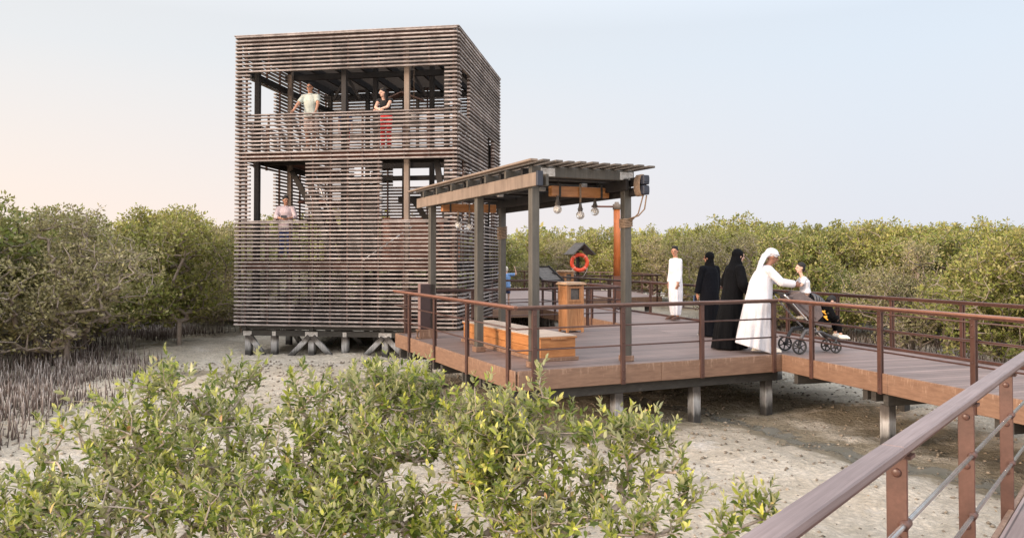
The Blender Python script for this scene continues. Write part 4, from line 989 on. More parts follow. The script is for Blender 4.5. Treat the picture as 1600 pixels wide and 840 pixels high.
mb = MB(); mb.obox((TS/2,-.0,ZT+.035), (TS/2+.04,0,0), (0,.05,0), (0,0,.011), .004); mb.obox((TS+.0,TS/2,ZT+.038), (.05,0,0), (0,TS/2+.0,0), (0,0,.011), .004); mb.obox((0,TS/2,ZT+.038), (.05,0,0), (0,TS/2,0), (0,0,.011), .004); mb.obox((TS/2,TS,ZT+.041), (TS/2,0,0), (0,.05,0), (0,0,.011), .004); mb.build('coping', M['slat'], tw)
for a_ in ((.12,5.83,.06,.10),(5.85,5.89,.06,5.9),(.06,.10,.06,5.9),(.12,5.83,5.85,5.89)):
    mb = MB(); mb.obox(((a_[0]+a_[1])/2,(a_[2]+a_[3])/2,7.24), ((a_[1]-a_[0])/2,0,0), (0,(a_[3]-a_[2])/2,0), (0,0,.09)); mb.build('parapet_board', M['batten'], tw)
mb = MB(); mb.obox((TS/2,.05,5.285), (TS/2-.3,0,0), (0,.07,0), (0,0,.014), .004); mb.obox((1.1,.05,2.515), (.9,0,0), (0,.07,0), (0,0,.014), .004); mb.obox((4.85,.05,2.515), (.85,0,0), (0,.07,0), (0,0,.014), .004); mb.build('rail_caps', M['slat'], tw)
# columns
def col(x, y, z0, z1, s=.075, m='darkwood', name='column'):
    mb = MB(); mb.obox((x,y,(z0+z1)/2), (s,0,0), (0,s,0), (0,0,(z1-z0)/2), .006); return mb.build(name, M[m], tw)
cols = [(.46,.30),(2.86,.32),(4.55,.32),(5.60,.30),(.30,2.60),(.30,5.6),(5.62,1.15),(5.62,4.62),(5.6,5.62),(2.86,5.6),(2.86,2.75),(4.55,2.75),(4.55,5.6),(1.6,5.6)]
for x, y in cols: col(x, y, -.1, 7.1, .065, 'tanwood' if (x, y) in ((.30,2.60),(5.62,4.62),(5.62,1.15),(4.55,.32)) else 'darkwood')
# floors (boards over joists), stair void at the back right of the upper floor
def box(name, x0, x1, y0, y1, z0, z1, m, bev=.004):
    mb = MB(); mb.obox(((x0+x1)/2,(y0+y1)/2,(z0+z1)/2), ((x1-x0)/2,0,0), (0,(y1-y0)/2,0), (0,0,(z1-z0)/2), bev); return mb.build(name, M[m], tw)
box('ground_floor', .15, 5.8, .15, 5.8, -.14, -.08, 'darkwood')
box('middle_floor', .15, 5.8, .15, 5.8, 1.44, 1.5, 'redwood'); box('upper_floor', .15, 5.8, .15, 1.7, 4.28, 4.34, 'redwood'); box('upper_floor', .15, 3.0, 1.705, 2.705, 4.28, 4.34, 'redwood'); box('upper_floor', .15, .9, 2.71, 5.8, 4.28, 4.34, 'redwood')
for z, m_ in ((1.35,'redwood'),(4.19,'redwood'),(-.2,'underbeam')):
    box('edge_beam', .13, 5.82, .10, .17, z-.08, z+.08, m_); box('edge_beam', .10, .17, .18, 5.8, z-.08, z+.08, 'darkwood'); box('edge_beam', 5.78, 5.85, .18, 5.8, z-.08, z+.08, 'darkwood'); box('edge_beam', .18, 5.7, 5.78, 5.85, z-.08, z+.08, 'darkwood')
for k in range(8):
    y = .5+k*.68
    mb = MB(); mb.beam((.2,y,1.34), (5.75,y,1.34), .06, .16); mb.build('joist', M['darkwood'], tw)
    if y < 1.7: mb = MB(); mb.beam((.2,y,4.19), (5.75,y,4.19), .06, .16); mb.build('joist', M['darkwood'], tw)
# roof: joists toward the back, thin slats across
for k in range(8):
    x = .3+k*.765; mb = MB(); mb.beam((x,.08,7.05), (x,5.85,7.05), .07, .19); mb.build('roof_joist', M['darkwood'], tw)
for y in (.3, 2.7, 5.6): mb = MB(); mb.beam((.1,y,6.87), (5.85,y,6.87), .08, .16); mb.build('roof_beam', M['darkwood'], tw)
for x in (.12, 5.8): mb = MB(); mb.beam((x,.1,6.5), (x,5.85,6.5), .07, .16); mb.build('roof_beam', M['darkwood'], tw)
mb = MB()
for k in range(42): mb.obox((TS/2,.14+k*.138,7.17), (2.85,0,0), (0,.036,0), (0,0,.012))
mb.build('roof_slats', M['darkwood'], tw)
for x in (2.0, 4.0):
    for k in (-.4,.4): mb = MB(); mb.beam((x+k,2.7,6.2), (x,2.7,6.86), .05, .08); mb.build('knee_brace', M['darkwood'], tw)
# stairs
def stair(x0, x1, y, z0, z1, w_=.9):
    s = box('stair_landing', min(x1,x1+.9), max(x1,x1+.9), y, y+w_, z1-.06, z1, 'redwood') if False else None
    mb = MB(); mb.beam((x0,y,z0), (x1,y,z1), .05, .24); mb.beam((x0,y+w_,z0), (x1,y+w_,z1), .05, .24); o = mb.build('stair_stringers', M['darkwood'], tw)
    mb = MB(); n = int(abs(z1-z0)/.17)
    for i in range(1, n): f = i/n; mb.obox((x0+(x1-x0)*f, y+w_/2, z0+(z1-z0)*f+.02), (.13,0,0), (0,w_/2-.03,0), (0,0,.02))
    mb.build('stair_treads', M['redwood'], tw)
    mb = MB(); mb.tube([(x0,y-.04,z0+.95), (x1,y-.04,z1+.95)], .022, 8); mb.build('stair_handrail', M['alu'], tw)
stair(1.55,.85,3.0,1.5,3.3); stair(2.0,4.4,1.5,-.1,1.5)
box('stair_landing', .4, 1.3, 2.9, 5.6, 3.2, 3.26, 'redwood')
box('mid_rail', 1.1, 3.2, 2.3, 2.36, 3.70, 3.86, 'tanwood')
for a_, b_, w_ in (((1.05,2.2,3.9),(1.75,2.2,1.6),.11), ((3.9,3.0,3.3),(4.8,3.0,2.0),.08), ((5.7,3.0,3.5),(4.7,3.0,1.6),.08), ((5.25,.6,4.1),(5.5,.6,2.6),.08), ((.45,2.4,4.1),(1.3,2.4,2.6),.08)):
    mb = MB(); mb.beam(a_, b_, w_, .15); mb.build('diagonal_brace', M['darkwood'], tw)
mb = MB(); mb.obox((4.6,3.1,3.28), (1.15,0,0), (0,.04,0), (0,0,.09)); mb.build('stair_guard', M['darkwood'], tw)
# stair core boards; dark mid panel and upper board added to darken the interior
box('inner_panel', 2.9, 5.3, 3.1, 3.16, 1.5, 2.75, 'redwood'); box('inner_panel', 1.95, 2.85, 3.0, 3.06, 1.5, 3.75, 'darkwood'); box('darkening_board', 1.5, 5.7, 5.70, 5.74, 4.5, 5.2, 'darkwood'); box('inner_panel', .5, 5.6, 2.55, 2.61, -.1, .2, 'darkwood')
# foot: bearers, piles, braces, plates
mb = MB(); mb.obox((TS/2,.22,-.385), (TS/2-.12,0,0), (0,.05,0), (0,0,.075), .006); mb.build('bearer', M['underbeam'], tw)
for y in (2.6, 5.5): mb = MB(); mb.obox((TS/2,y,-.385), (TS/2-.12,0,0), (0,.05,0), (0,0,.075), .006); mb.build('bearer', M['underbeam'], tw)
for x in (.25, 2.1, 4.0, 5.6): mb = MB(); mb.obox((x,2.9,-.25), (.05,0,0), (0,2.85,0), (0,0,.055), .006); mb.build('bearer', M['underbeam'], tw)
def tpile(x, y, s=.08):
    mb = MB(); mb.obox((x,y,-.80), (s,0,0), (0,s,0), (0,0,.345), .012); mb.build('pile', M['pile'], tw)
def brace(x0, x1, y): mb = MB(); mb.beam((x0,y,-.46), (x1,y,-1.03), .10, .13, up=(0,1,0) if False else (0,0,1), bev=.008); mb.build('brace', M['pile'], tw)
for y in (.22, 2.6, 5.5):
    for x in (.30, 1.02, 2.05, 2.95, 4.03, 4.95, 5.7): tpile(x, y)
    for x in (2.05, 4.03): brace(x-.05, x-.62, y-.07); brace(x+.05, x+.62, y-.07)
    brace(.36, .80, y-.07)
mb = MB()
for x, w_ in ((.28,.12),(1.02,.05),(2.05,.17),(2.95,.05),(4.03,.17),(4.95,.05)): mb.obox((x,.165,-.40), (w_,0,0), (0,.006,0), (0,0,.06), .002)
mb.build('joint_plates', M['steel'], tw)

# ------------------------------------------------------------------ people
def fuse_mesh(mb, voxel, smooth=6, fac=.5):
    me = mb.mesh('tmp'); o = bpy.data.objects.new('tmp', me); link(o)
    md = o.modifiers.new('r', 'REMESH'); md.mode = 'VOXEL'; md.voxel_size = voxel; md.use_smooth_shade = True
    if smooth: s = o.modifiers.new('s', 'SMOOTH'); s.factor = fac; s.iterations = smooth
    dg = bpy.context.evaluated_depsgraph_get(); m2 = bpy.data.meshes.new_from_object(o.evaluated_get(dg))
    bpy.data.objects.remove(o); bpy.data.meshes.remove(me); return m2
def fuse_obj(mb, name, m, parent, voxel, smooth=6, extra=None, fac=.5):
    me = fuse_mesh(mb, voxel, smooth, fac)
    if extra is not None and extra.v:
        bm = bmesh.new(); bm.from_mesh(me); e = extra.mesh('e'); bm.from_mesh(e); bm.to_mesh(me); bm.free(); bpy.data.meshes.remove(e)
        me.polygons.foreach_set('use_smooth', [True]*len(me.polygons))
    me.materials.clear(); me.materials.append(m); o = bpy.data.objects.new(name, me); link(o)
    if parent is not None: o.parent = parent
    return o
def ik(a, t, l1, l2, pole):
    a, t, pole = Vector(a), Vector(t), Vector(pole); d = t-a; D = min(d.length, (l1+l2)*.995); dn = d.normalized(); x = (l1*l1-l2*l2+D*D)/(2*D); h = math.sqrt(max(l1*l1-x*x, 0))
    p = (pole-dn*pole.dot(dn)).normalized(); return a+dn*x+p*h, a+dn*D
class Person:
    def __init__(s, label, loc, heading, H=1.75, k=1.0, voxel=.011):
        s.root = empty('person', loc, heading-math.pi/2, label, 'person'); s.f = H/1.75; s.vx = voxel; s.k = k
        s.b = MB(); s.fing = MB(); f = s.f
        s.pel = Vector((0,0,.94))*f; s.chest = Vector((0,.0,1.30))*f; s.nb = Vector((0,-.01,1.46))*f; s.hc = Vector((0,.025,1.625))*f
        s.yaw = 0; s.pit = 0
    def lean(s, dy_chest, dy_neck, dy_head, dz=0):
        f = s.f; s.chest += Vector((0,dy_chest,-dz*.4))*f; s.nb += Vector((0,dy_neck,-dz*.8))*f; s.hc += Vector((0,dy_head,-dz))*f
    def body(s, hands=((-.25,.05,.80),(.25,.05,.80)), feet=((-.10,0,0),(.10,0,0)), poles=((-1,-.6,-.3),(1,-.6,-.3)), sh=.185, curl=.6, legs=True):
        f, b = s.f, s.b; X = Vector((1,0,0)); s.sh = []; s.el = []; s.ha = []; s.kn = []; s.an = []; bw = s.k
        mid = s.pel.lerp(s.chest, .45)
        b.tube([s.pel+Vector((0,0,-.08*f)), s.pel, mid, s.chest, s.nb.lerp(s.chest,.35), s.nb], [(.11*f,.09*f),(.155*bw*f,.11*f),(.13*bw*f,.095*f),(.165*bw*f,.115*f),(.14*bw*f,.09*f),(.07*f,.06*f)], 16, side=X)
        b.capsule(s.nb-Vector((0,0,.03*f)), s.hc-Vector((0,.01*f,.05*f)), .056*f, .052*f)
        for i, sg in enumerate((-1,1)):
            sh_ = s.chest.lerp(s.nb,.62)+X*sg*sh*f; t = Vector(hands[i])*f; e, w_ = ik(sh_, t, .285*f, .25*f, poles[i])
            s.sh.append(sh_); s.el.append(e); s.ha.append(w_)
            b.capsule(s.nb.lerp(s.chest,.45)+X*sg*.06*f, sh_, .07*f, .062*f); b.capsule(sh_, e, .054*f, .042*f); b.capsule(e, w_, .041*f, .027*f)
            d = (w_-e).normalized(); pn = Vector((sg,0,0)); pn = (pn-d*pn.dot(d)).normalized(); sd = d.cross(pn)
            b.tube([w_, w_+d*.04*f, w_+d*.085*f], [(.024*f,.016*f),(.040*f,.016*f),(.038*f,.013*f)], 10, side=sd)
            kn = w_+d*.082*f; inn = -pn
            for q, (o_, L) in enumerate(((-.030,.070),(-.010,.080),(.010,.075),(.029,.058))):
                p0 = kn+sd*o_*f-d*.02*f; p1 = kn+sd*o_*f*1.05+(d*math.cos(curl*.6)+inn*math.sin(curl*.6))*L*.5*f; p2 = p1+(d*math.cos(curl*1.7)+inn*math.sin(curl*1.7))*L*.5*f
                s.fing.tube([p0,p1,p2], [.0095*f,.0088*f,.0065*f], 7)
            th = w_+d*.02*f-sd*.022*f; s.fing.tube([th, th+(d*.6-sd*.75).normalized()*.035*f, th+(d*.6-sd*.75).normalized()*.035*f+(d*.9+inn*.3).normalized()*.03*f], [.012*f,.0105*f,.008*f], 7)
            if legs:
                hp = s.pel+X*sg*.085*f; an = Vector(feet[i])*f+Vector((0,0,.085*f)); kn_, an = ik(hp, an, .42*f, .42*f, (0,1,.05)); s.kn.append(kn_); s.an.append(an)
                b.capsule(hp, kn_, .082*f*bw, .055*f); b.capsule(kn_, an, .052*f, .036*f); fd = Vector((sg*.12,1,0)).normalized()
                b.capsule(an+Vector((0,0,-.045*f)), an+fd*.12*f+Vector((0,0,-.055*f)), .036*f, .03*f); b.capsule(an+fd*.12*f+Vector((0,0,-.058*f)), an+fd*.17*f+Vector((0,0,-.065*f)), .028*f, .02*f)
    def head(s, skin='skin', scale=1.0):
        f = s.f*scale; s.M = (Matrix.Rotation(s.yaw,3,'Z') @ Matrix.Rotation(s.pit,3,'X')); c = s.hc; s.hf = f; h = lambda x,y,z: c+s.M @ (Vector((x,y,z))*f)
        s.h = h; b = s.b
        b.ell(h(0,-.012,.025), .076*f, .095*f, .092*f, 16, 10, s.M); b.ell(h(0,.012,-.035), .058*f, .072*f, .075*f, 14, 8, s.M); b.ell(h(0,.045,-.088), .03*f, .03*f, .022*f, 10, 6, s.M)
        b.capsule(h(0,.080,.018), h(0,.104,-.022), .010*f, .016*f, 8); b.capsule(h(-.035,.074,.032), h(.035,.074,.032), .013*f, .013*f, 8)
        for sg in (-1,1): b.ell(h(sg*.077,-.008,-.005), .012*f, .022*f, .034*f, 8, 6, s.M)
        s.bo = fuse_obj(b, 'body', M[skin], s.root, s.vx, 2, s.fing)
        mb = MB()
        for sg in (-1,1): mb.ell(h(sg*.031,.080,.006), .0125*f, .008*f, .008*f, 8, 6, s.M)
        mb.build('eyes', M['eye'], s.root); mb = MB(); mb.ell(h(0,.088,-.056), .024*f, .010*f, .008*f, 10, 6, s.M); mb.build('mouth', M['lip'], s.root)
    def hair(s, m='hair', long=False, top=1.0):
        f = s.hf; mb = MB(); h = s.h; mb.ell(h(0,-.024,.045), .083*f, .098*f, .088*f*top, 16, 10, s.M); mb.ell(h(0,-.055,-.005), .074*f, .062*f, .075*f, 12, 8, s.M)
        for sg in (-1,1): mb.capsule(h(sg*.072,-.01,.045), h(sg*.074,.0,-.0), .016*f, .010*f, 6)
        if top > 1: mb.ell(h(0,.015,.105), .062*f, .06*f, .035*f, 12, 8, s.M)
        if long: mb.capsule(h(0,-.075,.0), h(.01,-.11,-.30), .07*f, .05*f); mb.capsule(h(.055,-.03,0), h(.075,.03,-.28), .035*f, .025*f); mb.capsule(h(-.055,-.04,0), h(-.08,-.02,-.26), .035*f, .02*f)
        return fuse_obj(mb, 'hair', M[m], s.root, s.vx*.9, 3)
    def shirt(s, m, sleeve=.55, hem=.86, name='shirt', loose=1.12):
        f, mb = s.f, MB(); X = Vector((1,0,0)); pw = Vector((s.pel.x, s.pel.y, hem*f)); mid = s.pel.lerp(s.chest,.45); L = loose; bw = s.k
        mb.tube([pw, s.pel+Vector((0,0,.04)), mid, s.chest, s.nb.lerp(s.chest,.32), s.nb+Vector((0,0,-.005*f))], [(.175*bw*f*L,.13*f*L),(.17*bw*f*L,.125*f*L),(.155*bw*f*L,.118*f*L),(.18*bw*f*L,.13*f*L),(.15*bw*f,.10*f),(.078*f,.07*f)], 20, side=X)
        for i, sg in enumerate((-1,1)):
            mb.capsule(s.nb.lerp(s.chest,.42)+X*sg*.06*f, s.sh[i], .078*f, .075*f)
            if sleeve <= 1: e = s.sh[i].lerp(s.el[i], sleeve); mb.tube([s.sh[i], e], [.075*f,.066*f], 14)
            else: mb.capsule(s.sh[i], s.el[i], .074*f, .060*f); w_ = s.el[i].lerp(s.ha[i], min(sleeve-1, .95)); mb.tube([s.el[i], w_], [.060*f,.048*f], 14)
        o = fuse_obj(mb, name, M[m], s.root, s.vx, 2); return o
    def collar(s, m):
        mb = MB(); f = s.f; c = s.nb+Vector((0,.008,.012))*f; mb.tube([c+Vector((.066*f*math.cos(a),.062*f*math.sin(a),.010*f*math.sin(a+3.1))) for a in np.linspace(0,2*math.pi,17)[:-1]], .014*f, 8, closed=True); mb.build('collar', M[m], s.root)
    def trousers(s, m, to=1.9, name='trousers'):
        f, mb = s.f, MB(); X = Vector((1,0,0)); mb.tube([s.pel+Vector((0,0,.07*f)), s.pel, s.pel+Vector((0,0,-.10*f))], [(.16*f,.12*f),(.175*f,.13*f),(.15*f,.12*f)], 18, side=X)
        for i, sg in enumerate((-1,1)):
            hp = s.pel+X*sg*.085*f
            if to <= 1: mb.tube([hp, hp.lerp(s.kn[i], to)], [.095*f,.088*f], 14)
            else: mb.capsule(hp, s.kn[i], .098*f, .072*f); mb.tube([s.kn[i], s.kn[i].lerp(s.an[i], to-1)], [.072*f,.058*f], 14)
        return fuse_obj(mb, name, M[m], s.root, s.vx, 3)
    def shoes(s, m, name='shoe', thick=1.0):
        f = s.f
        for i, sg in enumerate((-1,1)):
            mb = MB(); an = s.an[i]; fd = Vector((sg*.12,1,0)).normalized(); mb.capsule(an+Vector((0,0,-.04*f))-fd*.015, an+fd*.13*f+Vector((0,0,-.05*f)), .045*f*thick, .038*f*thick); mb.capsule(an+fd*.13*f+Vector((0,0,-.05*f)), an+fd*.18*f+Vector((0,0,-.06*f)), .038*f*thick, .025*f)
            mb.obox(an+fd*.075*f+Vector((0,0,-.078*f)), fd*.135*f, fd.cross(Vector((0,0,1)))*.045*f, Vector((0,0,.008*f)), .004); fuse_obj(mb, name, M[m], s.root, .008, 2)
    def robe(s, m, rings, sleeves=True, folds=9, amp=.06, name='robe', tilt=0, seed=0, sl=(.075,.068,.062), upto=.93):
        """rings: (z, centre_x, centre_y, rx, ry) in metres before scaling"""
        f = s.f; mb = MB(); rr = np.random.default_rng(seed); ph = rr.uniform(0,6.28,3); n = 64; vs = []; Z = [r_[0] for r_ in rings]; zs = list(np.linspace(Z[0], Z[-1], 44))
        for z in zs:
            cx, cy, rx, ry = (np.interp(z, Z, [r_[j] for r_ in rings]) for j in (1,2,3,4)); k = max(0, 1-(z-Z[0])/(.62*(Z[-1]-Z[0])))
            for q in range(n):
                t = 2*math.pi*q/n; a = 1+amp*k*(math.sin(folds*t+ph[0]+1.2*z)+.6*math.sin((folds*2-3)*t+ph[1])+.5*math.sin(3*t+ph[2]+z*2)); y = ry*a*math.sin(t)
                vs.append(((cx+rx*a*math.cos(t))*f, (cy+y)*f, (z+tilt*k*k*y)*f))
        m_ = len(zs); fs = [(i*n+q, i*n+(q+1)%n, (i+1)*n+(q+1)%n, (i+1)*n+q) for i in range(m_-1) for q in range(n)]
        fs += [tuple(range(n))[::-1], tuple((m_-1)*n+q for q in range(n))]; mb.add(vs, fs, True)
        if sleeves:
            for i, sg in enumerate((-1,1)):
                X = Vector((1,0,0)); mb.capsule(s.nb.lerp(s.chest,.45)+X*sg*.05*f, s.sh[i], .075*f, sl[0]*f); mb.capsule(s.sh[i], s.el[i], sl[0]*f, sl[1]*f); w_ = s.el[i].lerp(s.ha[i], upto); mb.tube([s.el[i], s.el[i].lerp(w_,.5), w_], [sl[1]*f,sl[1]*f*.97,sl[2]*f], 14)
        return fuse_obj(mb, name, M[m], s.root, s.vx, 1, fac=.35)

def at_px_y(px, Y): return (px-800)*Y/1222
# man in white robe pushing the stroller
p = Person('man in long white robe and white headscarf leaning to push the stroller', (4.10,12.93,0), R(0), 1.75, voxel=.0105)
p.lean(.05,.11,.175,.05); p.pit = R(-18); p.body(hands=((-.14,.54,1.13),(.14,.52,1.13)), feet=((-.09,-.06,0),(.09,.10,0)), poles=((-.5,-.3,-1),(.5,-.3,-1)), curl=1.0); p.head('skindark')
p.robe('white', [(.08,0,-.13,.24,.27),(.45,0,-.09,.22,.25),(.84,0,-.035,.205,.225),(1.0,0,-.01,.20,.205),(1.16,0,.01,.205,.185),(1.30,0,.045,.195,.15),(1.40,0,.075,.13,.10),(1.44,0,.095,.07,.065)], tilt=-.30, seed=3, amp=.10)
mb = MB(); h = p.h; f = p.f
mb.ell(h(0,-.022,.058), .097*f, .113*f, .088*f, 18, 10, p.M)
mb.tube([h(0,-.06,.05), p.hc+Vector((0,-.125,.02)), p.hc+Vector((0,-.185,-.10)), p.hc+Vector((0,-.235,-.24)), p.hc+Vector((0,-.255,-.34))], [(.09*f,.05*f),(.10*f,.045*f),(.115*f,.032*f),(.11*f,.02*f),(.08*f,.012*f)], 16, side=(1,0,0))
fuse_obj(mb, 'headscarf', M['white'], p.root, .009, 2)
mb = MB(); mb.tube([h(.104*math.cos(a)*1.0,-.018+.118*math.sin(a),.050+.010*math.sin(a)) for a in np.linspace(0,2*math.pi,25)[:-1]], .0085, 8, closed=True); mb.build('scarf_twist', M['white'], p.root)
p.shoes('shoewhite', 'slipper')
# woman in black, leaning forward
p = Person('woman in flowing black abaya and headscarf, walking right behind the man in white', (3.80,13.45,0), R(12), 1.72, voxel=.0105)
p.lean(.03,.05,.085,.01); p.pit = R(-6); p.body(hands=((-.20,.19,1.02),(.20,.20,1.0)), feet=((-.08,-.04,0),(.08,.16,0)), poles=((-.8,-.5,-.8),(.8,-.5,-.8))); p.head('skinlight')
p.robe('black', [(.02,0,-.09,.26,.30),(.4,0,-.08,.24,.25),(.8,0,-.04,.21,.185),(1.05,0,0,.215,.17),(1.22,0,.02,.215,.16),(1.34,0,.035,.19,.135),(1.43,0,.04,.12,.10)], seed=5, amp=.075, name='abaya', sl=(.085,.09,.085))
mb = MB(); h = p.h; f = p.f
mb.ell(h(0,-.028,.03), .094*f, .105*f, .108*f, 18, 10, p.M); mb.ell(h(0,-.035,-.06), .085*f, .085*f, .10*f, 14, 8, p.M); mb.tube([h(0,-.03,.04), h(0,-.055,-.13), h(0,-.06,-.26), h(0,-.08,-.44)], [(.08*f,.08*f),(.11*f,.10*f),(.19*f,.14*f),(.20*f,.13*f)], 18, side=(1,0,0)); mb.capsule(h(0,.03,-.125), h(0,.03,-.22), .055*f, .07*f)
fuse_obj(mb, 'headscarf', M['black'], p.root, .010, 3)
p.shoes('sandal')
# woman in black, further back
p = Person('woman in straight dark navy-black abaya seen from behind, phone in her left-hand side', (3.95,15.66,0), R(118), 1.68, voxel=.0115)
p.yaw = R(22); p.body(hands=((-.24,.12,.80),(.22,.05,.80)), feet=((-.09,.0,0),(.09,.1,0)), poles=((-1,-.5,-.2),(1,-.5,-.2))); p.head('skin')
p.robe('navyblack', [(.02,0,0,.235,.21),(.5,0,0,.215,.18),(.9,0,0,.21,.165),(1.1,0,0,.215,.155),(1.3,0,-.005,.205,.145),(1.40,0,-.01,.17,.125),(1.46,0,-.01,.09,.09)], seed=8, amp=.06, name='abaya', sl=(.075,.07,.07))
mb = MB(); h = p.h; f = p.f; mb.ell(h(0,-.026,.03), .092*f, .103*f, .105*f, 18, 10, p.M); mb.ell(h(0,-.035,-.07), .083*f, .083*f, .10*f, 14, 8, p.M); mb.tube([h(0,-.02,-.06), h(0,-.03,-.15), h(0,-.035,-.26)], [(.075*f,.08*f),(.095*f,.10*f),(.17*f,.13*f)], 16, side=(1,0,0)); mb.capsule(h(0,.03,-.12), h(0,.03,-.18), .05*f, .06*f)
fuse_obj(mb, 'headscarf', M['black'], p.root, .010, 3)
p.shoes('shoewhite')
ph = empty('phone', p.root.matrix_basis @ (p.ha[0]+Vector((-.03,.03,-.10))), R(20), 'blue phone in the hand of the woman seen from behind', 'phone'); mb = MB(); mb.obox((0,0,0), (.036,0,0), (0,.005,0), (0,0,.072), .004); mb.build('case', M['phoneblue'], ph); mb = MB(); mb.obox((0,-.0062,0), (.032,0,0), (0,.001,0), (0,0,.066)); mb.build('screen', M['phone'], ph)
# bag between the women
b_ = empty('shopping_bag', (4.12,15.1,0), R(40), 'red and ochre shopping bag between the two women in black', 'bag')
mb = MB(); mb.obox((0,0,.60), (.13,0,0), (0,.045,0), (0,0,.17), .02); mb.build('bag_body', M['redbag'], b_); mb = MB(); mb.obox((.06,-.05,.64), (.06,0,0), (0,.008,0), (0,0,.11), .01); mb.obox((.06,.05,.64), (.06,0,0), (0,.008,0), (0,0,.11), .01); mb.build('panel', M['orangebag'], b_); mb = MB()
for y in (-.03,.03): mb.tube([(-.06,y,.76),(-.05,y,.90),(0,y,.95),(.05,y,.90),(.06,y,.76)], .006, 6)
mb.build('handles', M['red'], b_)
# youth in white robe
p = Person('slim young man in white robe standing alone by the far railing', (4.12,19.72,0), R(-152), 1.86, k=.82, voxel=.0115)
p.yaw = R(35); p.body(hands=((-.20,.10,.80),(.20,.04,.80)), feet=((-.07,0,0),(.07,.02,0)), sh=.15, poles=((-.5,-1,-.2),(.5,-1,-.2))); p.head('skin'); p.hair(top=1.15)
p.robe('white', [(.12,0,0,.12,.11),(.35,0,0,.155,.15),(.65,0,0,.175,.165),(.95,0,0,.17,.15),(1.2,0,0,.155,.13),(1.36,0,0,.13,.105),(1.43,0,0,.10,.08),(1.47,0,0,.066,.062)], seed=12, amp=.075, sl=(.062,.058,.052), upto=.88); p.shoes('sandal')
# stroller
st = empty('stroller', (4.62,12.93,0), R(7), 'taupe pushchair with silver frame and black spoked wheels on the boardwalk', 'stroller')
def wheel(x, y, r_, name='wheel'):
    mb = MB(); pts = [(x+r_*.88*math.cos(a), y, r_+r_*.88*math.sin(a)) for a in np.linspace(0,2*math.pi,29)[:-1]]; mb.tube(pts, [(r_*.12,.02)]*28, 8, closed=True, side=None); t = mb.build('wheel', M['rubber'], st)
    mb = MB()
    for k in range(6):
        a = k*math.pi/3+.3; mb.beam((x+.02*math.cos(a),y,r_+.02*math.sin(a)), (x+r_*.82*math.cos(a),y,r_+r_*.82*math.sin(a)), .014, .018, up=(0,1,0))
    mb.tube([(x,y-.025,r_),(x,y+.025,r_)], .03, 12); mb.build('spokes', M['rubber'], t)
for y in (-.25,.25): wheel(0, y, .125)
for y in (-.15,.15): wheel(.68, y, .10)
mb = MB()
for y in (-.22,.22): mb.tube([(-.24,y,.97),(-.17,y,.90),(.38,y,.30),(.42,y,.27)], .013, 10)
mb.build('silver_frame', M['alu'], st)
mb = MB(); mb.tube([(-.20,-.22,.945),(-.26,-.20,.985),(-.27,0,.99),(-.26,.20,.985),(-.20,.22,.945)], .018, 10); mb.build('handle', M['rubber'], st)
mb = MB()
for y in (-.22,.22):
    mb.tube([(0,y,.125),(.05,y,.27),(.12,y,.38),(.30,y,.40)], [(.028),.03,.026,.02], 10); mb.tube([(.10,y,.36),(.40,y,.36),(.68,y*.65,.22)], .018, 10); mb.tube([(.68,y*.65,.10),(.68,y*.65,.24)], .018, 8)
mb.tube([(0,-.25,.125),(0,.25,.125)], .012, 8); mb.build('chassis', M['greyplastic'], st)
mb = MB(); mb.obox((.55,0,.30), (.19,0,-.06), (0,.16,0), (.004,0,.012), .005); mb.build('footrest', M['greyplastic'], st)
mb = MB(); mb.beam((-.12,0,.93), (.34,0,.55), .36, .05, up=(0,0,1), bev=.02); mb.beam((.02,0,.99), (.42,0,.72), .34, .10, bev=.03); mb.beam((.30,0,.50), (.60,0,.44), .36, .06, bev=.02)
for y in (-.18,.18): mb.add([(-.14,y,.95),(.08,y,1.0),(.40,y,.80),(.45,y,.62),(.32,y,.50),(.04,y,.72)]+[(-.14,y*.93,.95),(.08,y*.93,1.0),(.40,y*.93,.80),(.45,y*.93,.62),(.32,y*.93,.50),(.04,y*.93,.72)], [(0,1,2,3,4,5),(11,10,9,8,7,6)]+[(i,6+i,6+(i+1)%6,(i+1)%6) for i in range(6)])
mb.build('seat', M['grayfab'], st, fix=True)
mb = MB()
for a in np.linspace(.1, 1.5, 6): mb.tube([(.30+.17*math.cos(a), .20*math.cos(t), .80+.15*math.sin(a)*abs(math.sin(t))**.5+.02) for t in np.linspace(0,math.pi,13)], .018, 8)
mb.build('folded_hood', M['greyplastic'], st)
mb = MB()
for x,z,a in ((.47,.69,.02),(.50,.60,.024)): mb.ell((x,-.18,z), a,.02,a*.8,6,4); mb.capsule((x-.03,-.18,z),(x+.02,-.19,z-.05),.014,.010,6)
mb.build('yellow_toys', M['yellow'], st)
# toddler facing the man, standing on the seat
p = Person('toddler in white shirt and mauve trousers on top of the stroller, facing the man', (4.86,12.97,.48), R(178), .92, k=1.25, voxel=.009)
p.lean(.03,.10,.13,0); p.body(hands=((-.12,.40,1.20),(.12,.40,1.20)), feet=((-.10,.05,.15),(.10,.05,.15)), sh=.17); p.hc += Vector((0,0,.06)); p.head('skinlight', 1.42); p.hair(top=1.0); p.shirt('white', .75, .95, loose=1.2); p.trousers('mauve', 1.9); p.shoes('shoewhite')
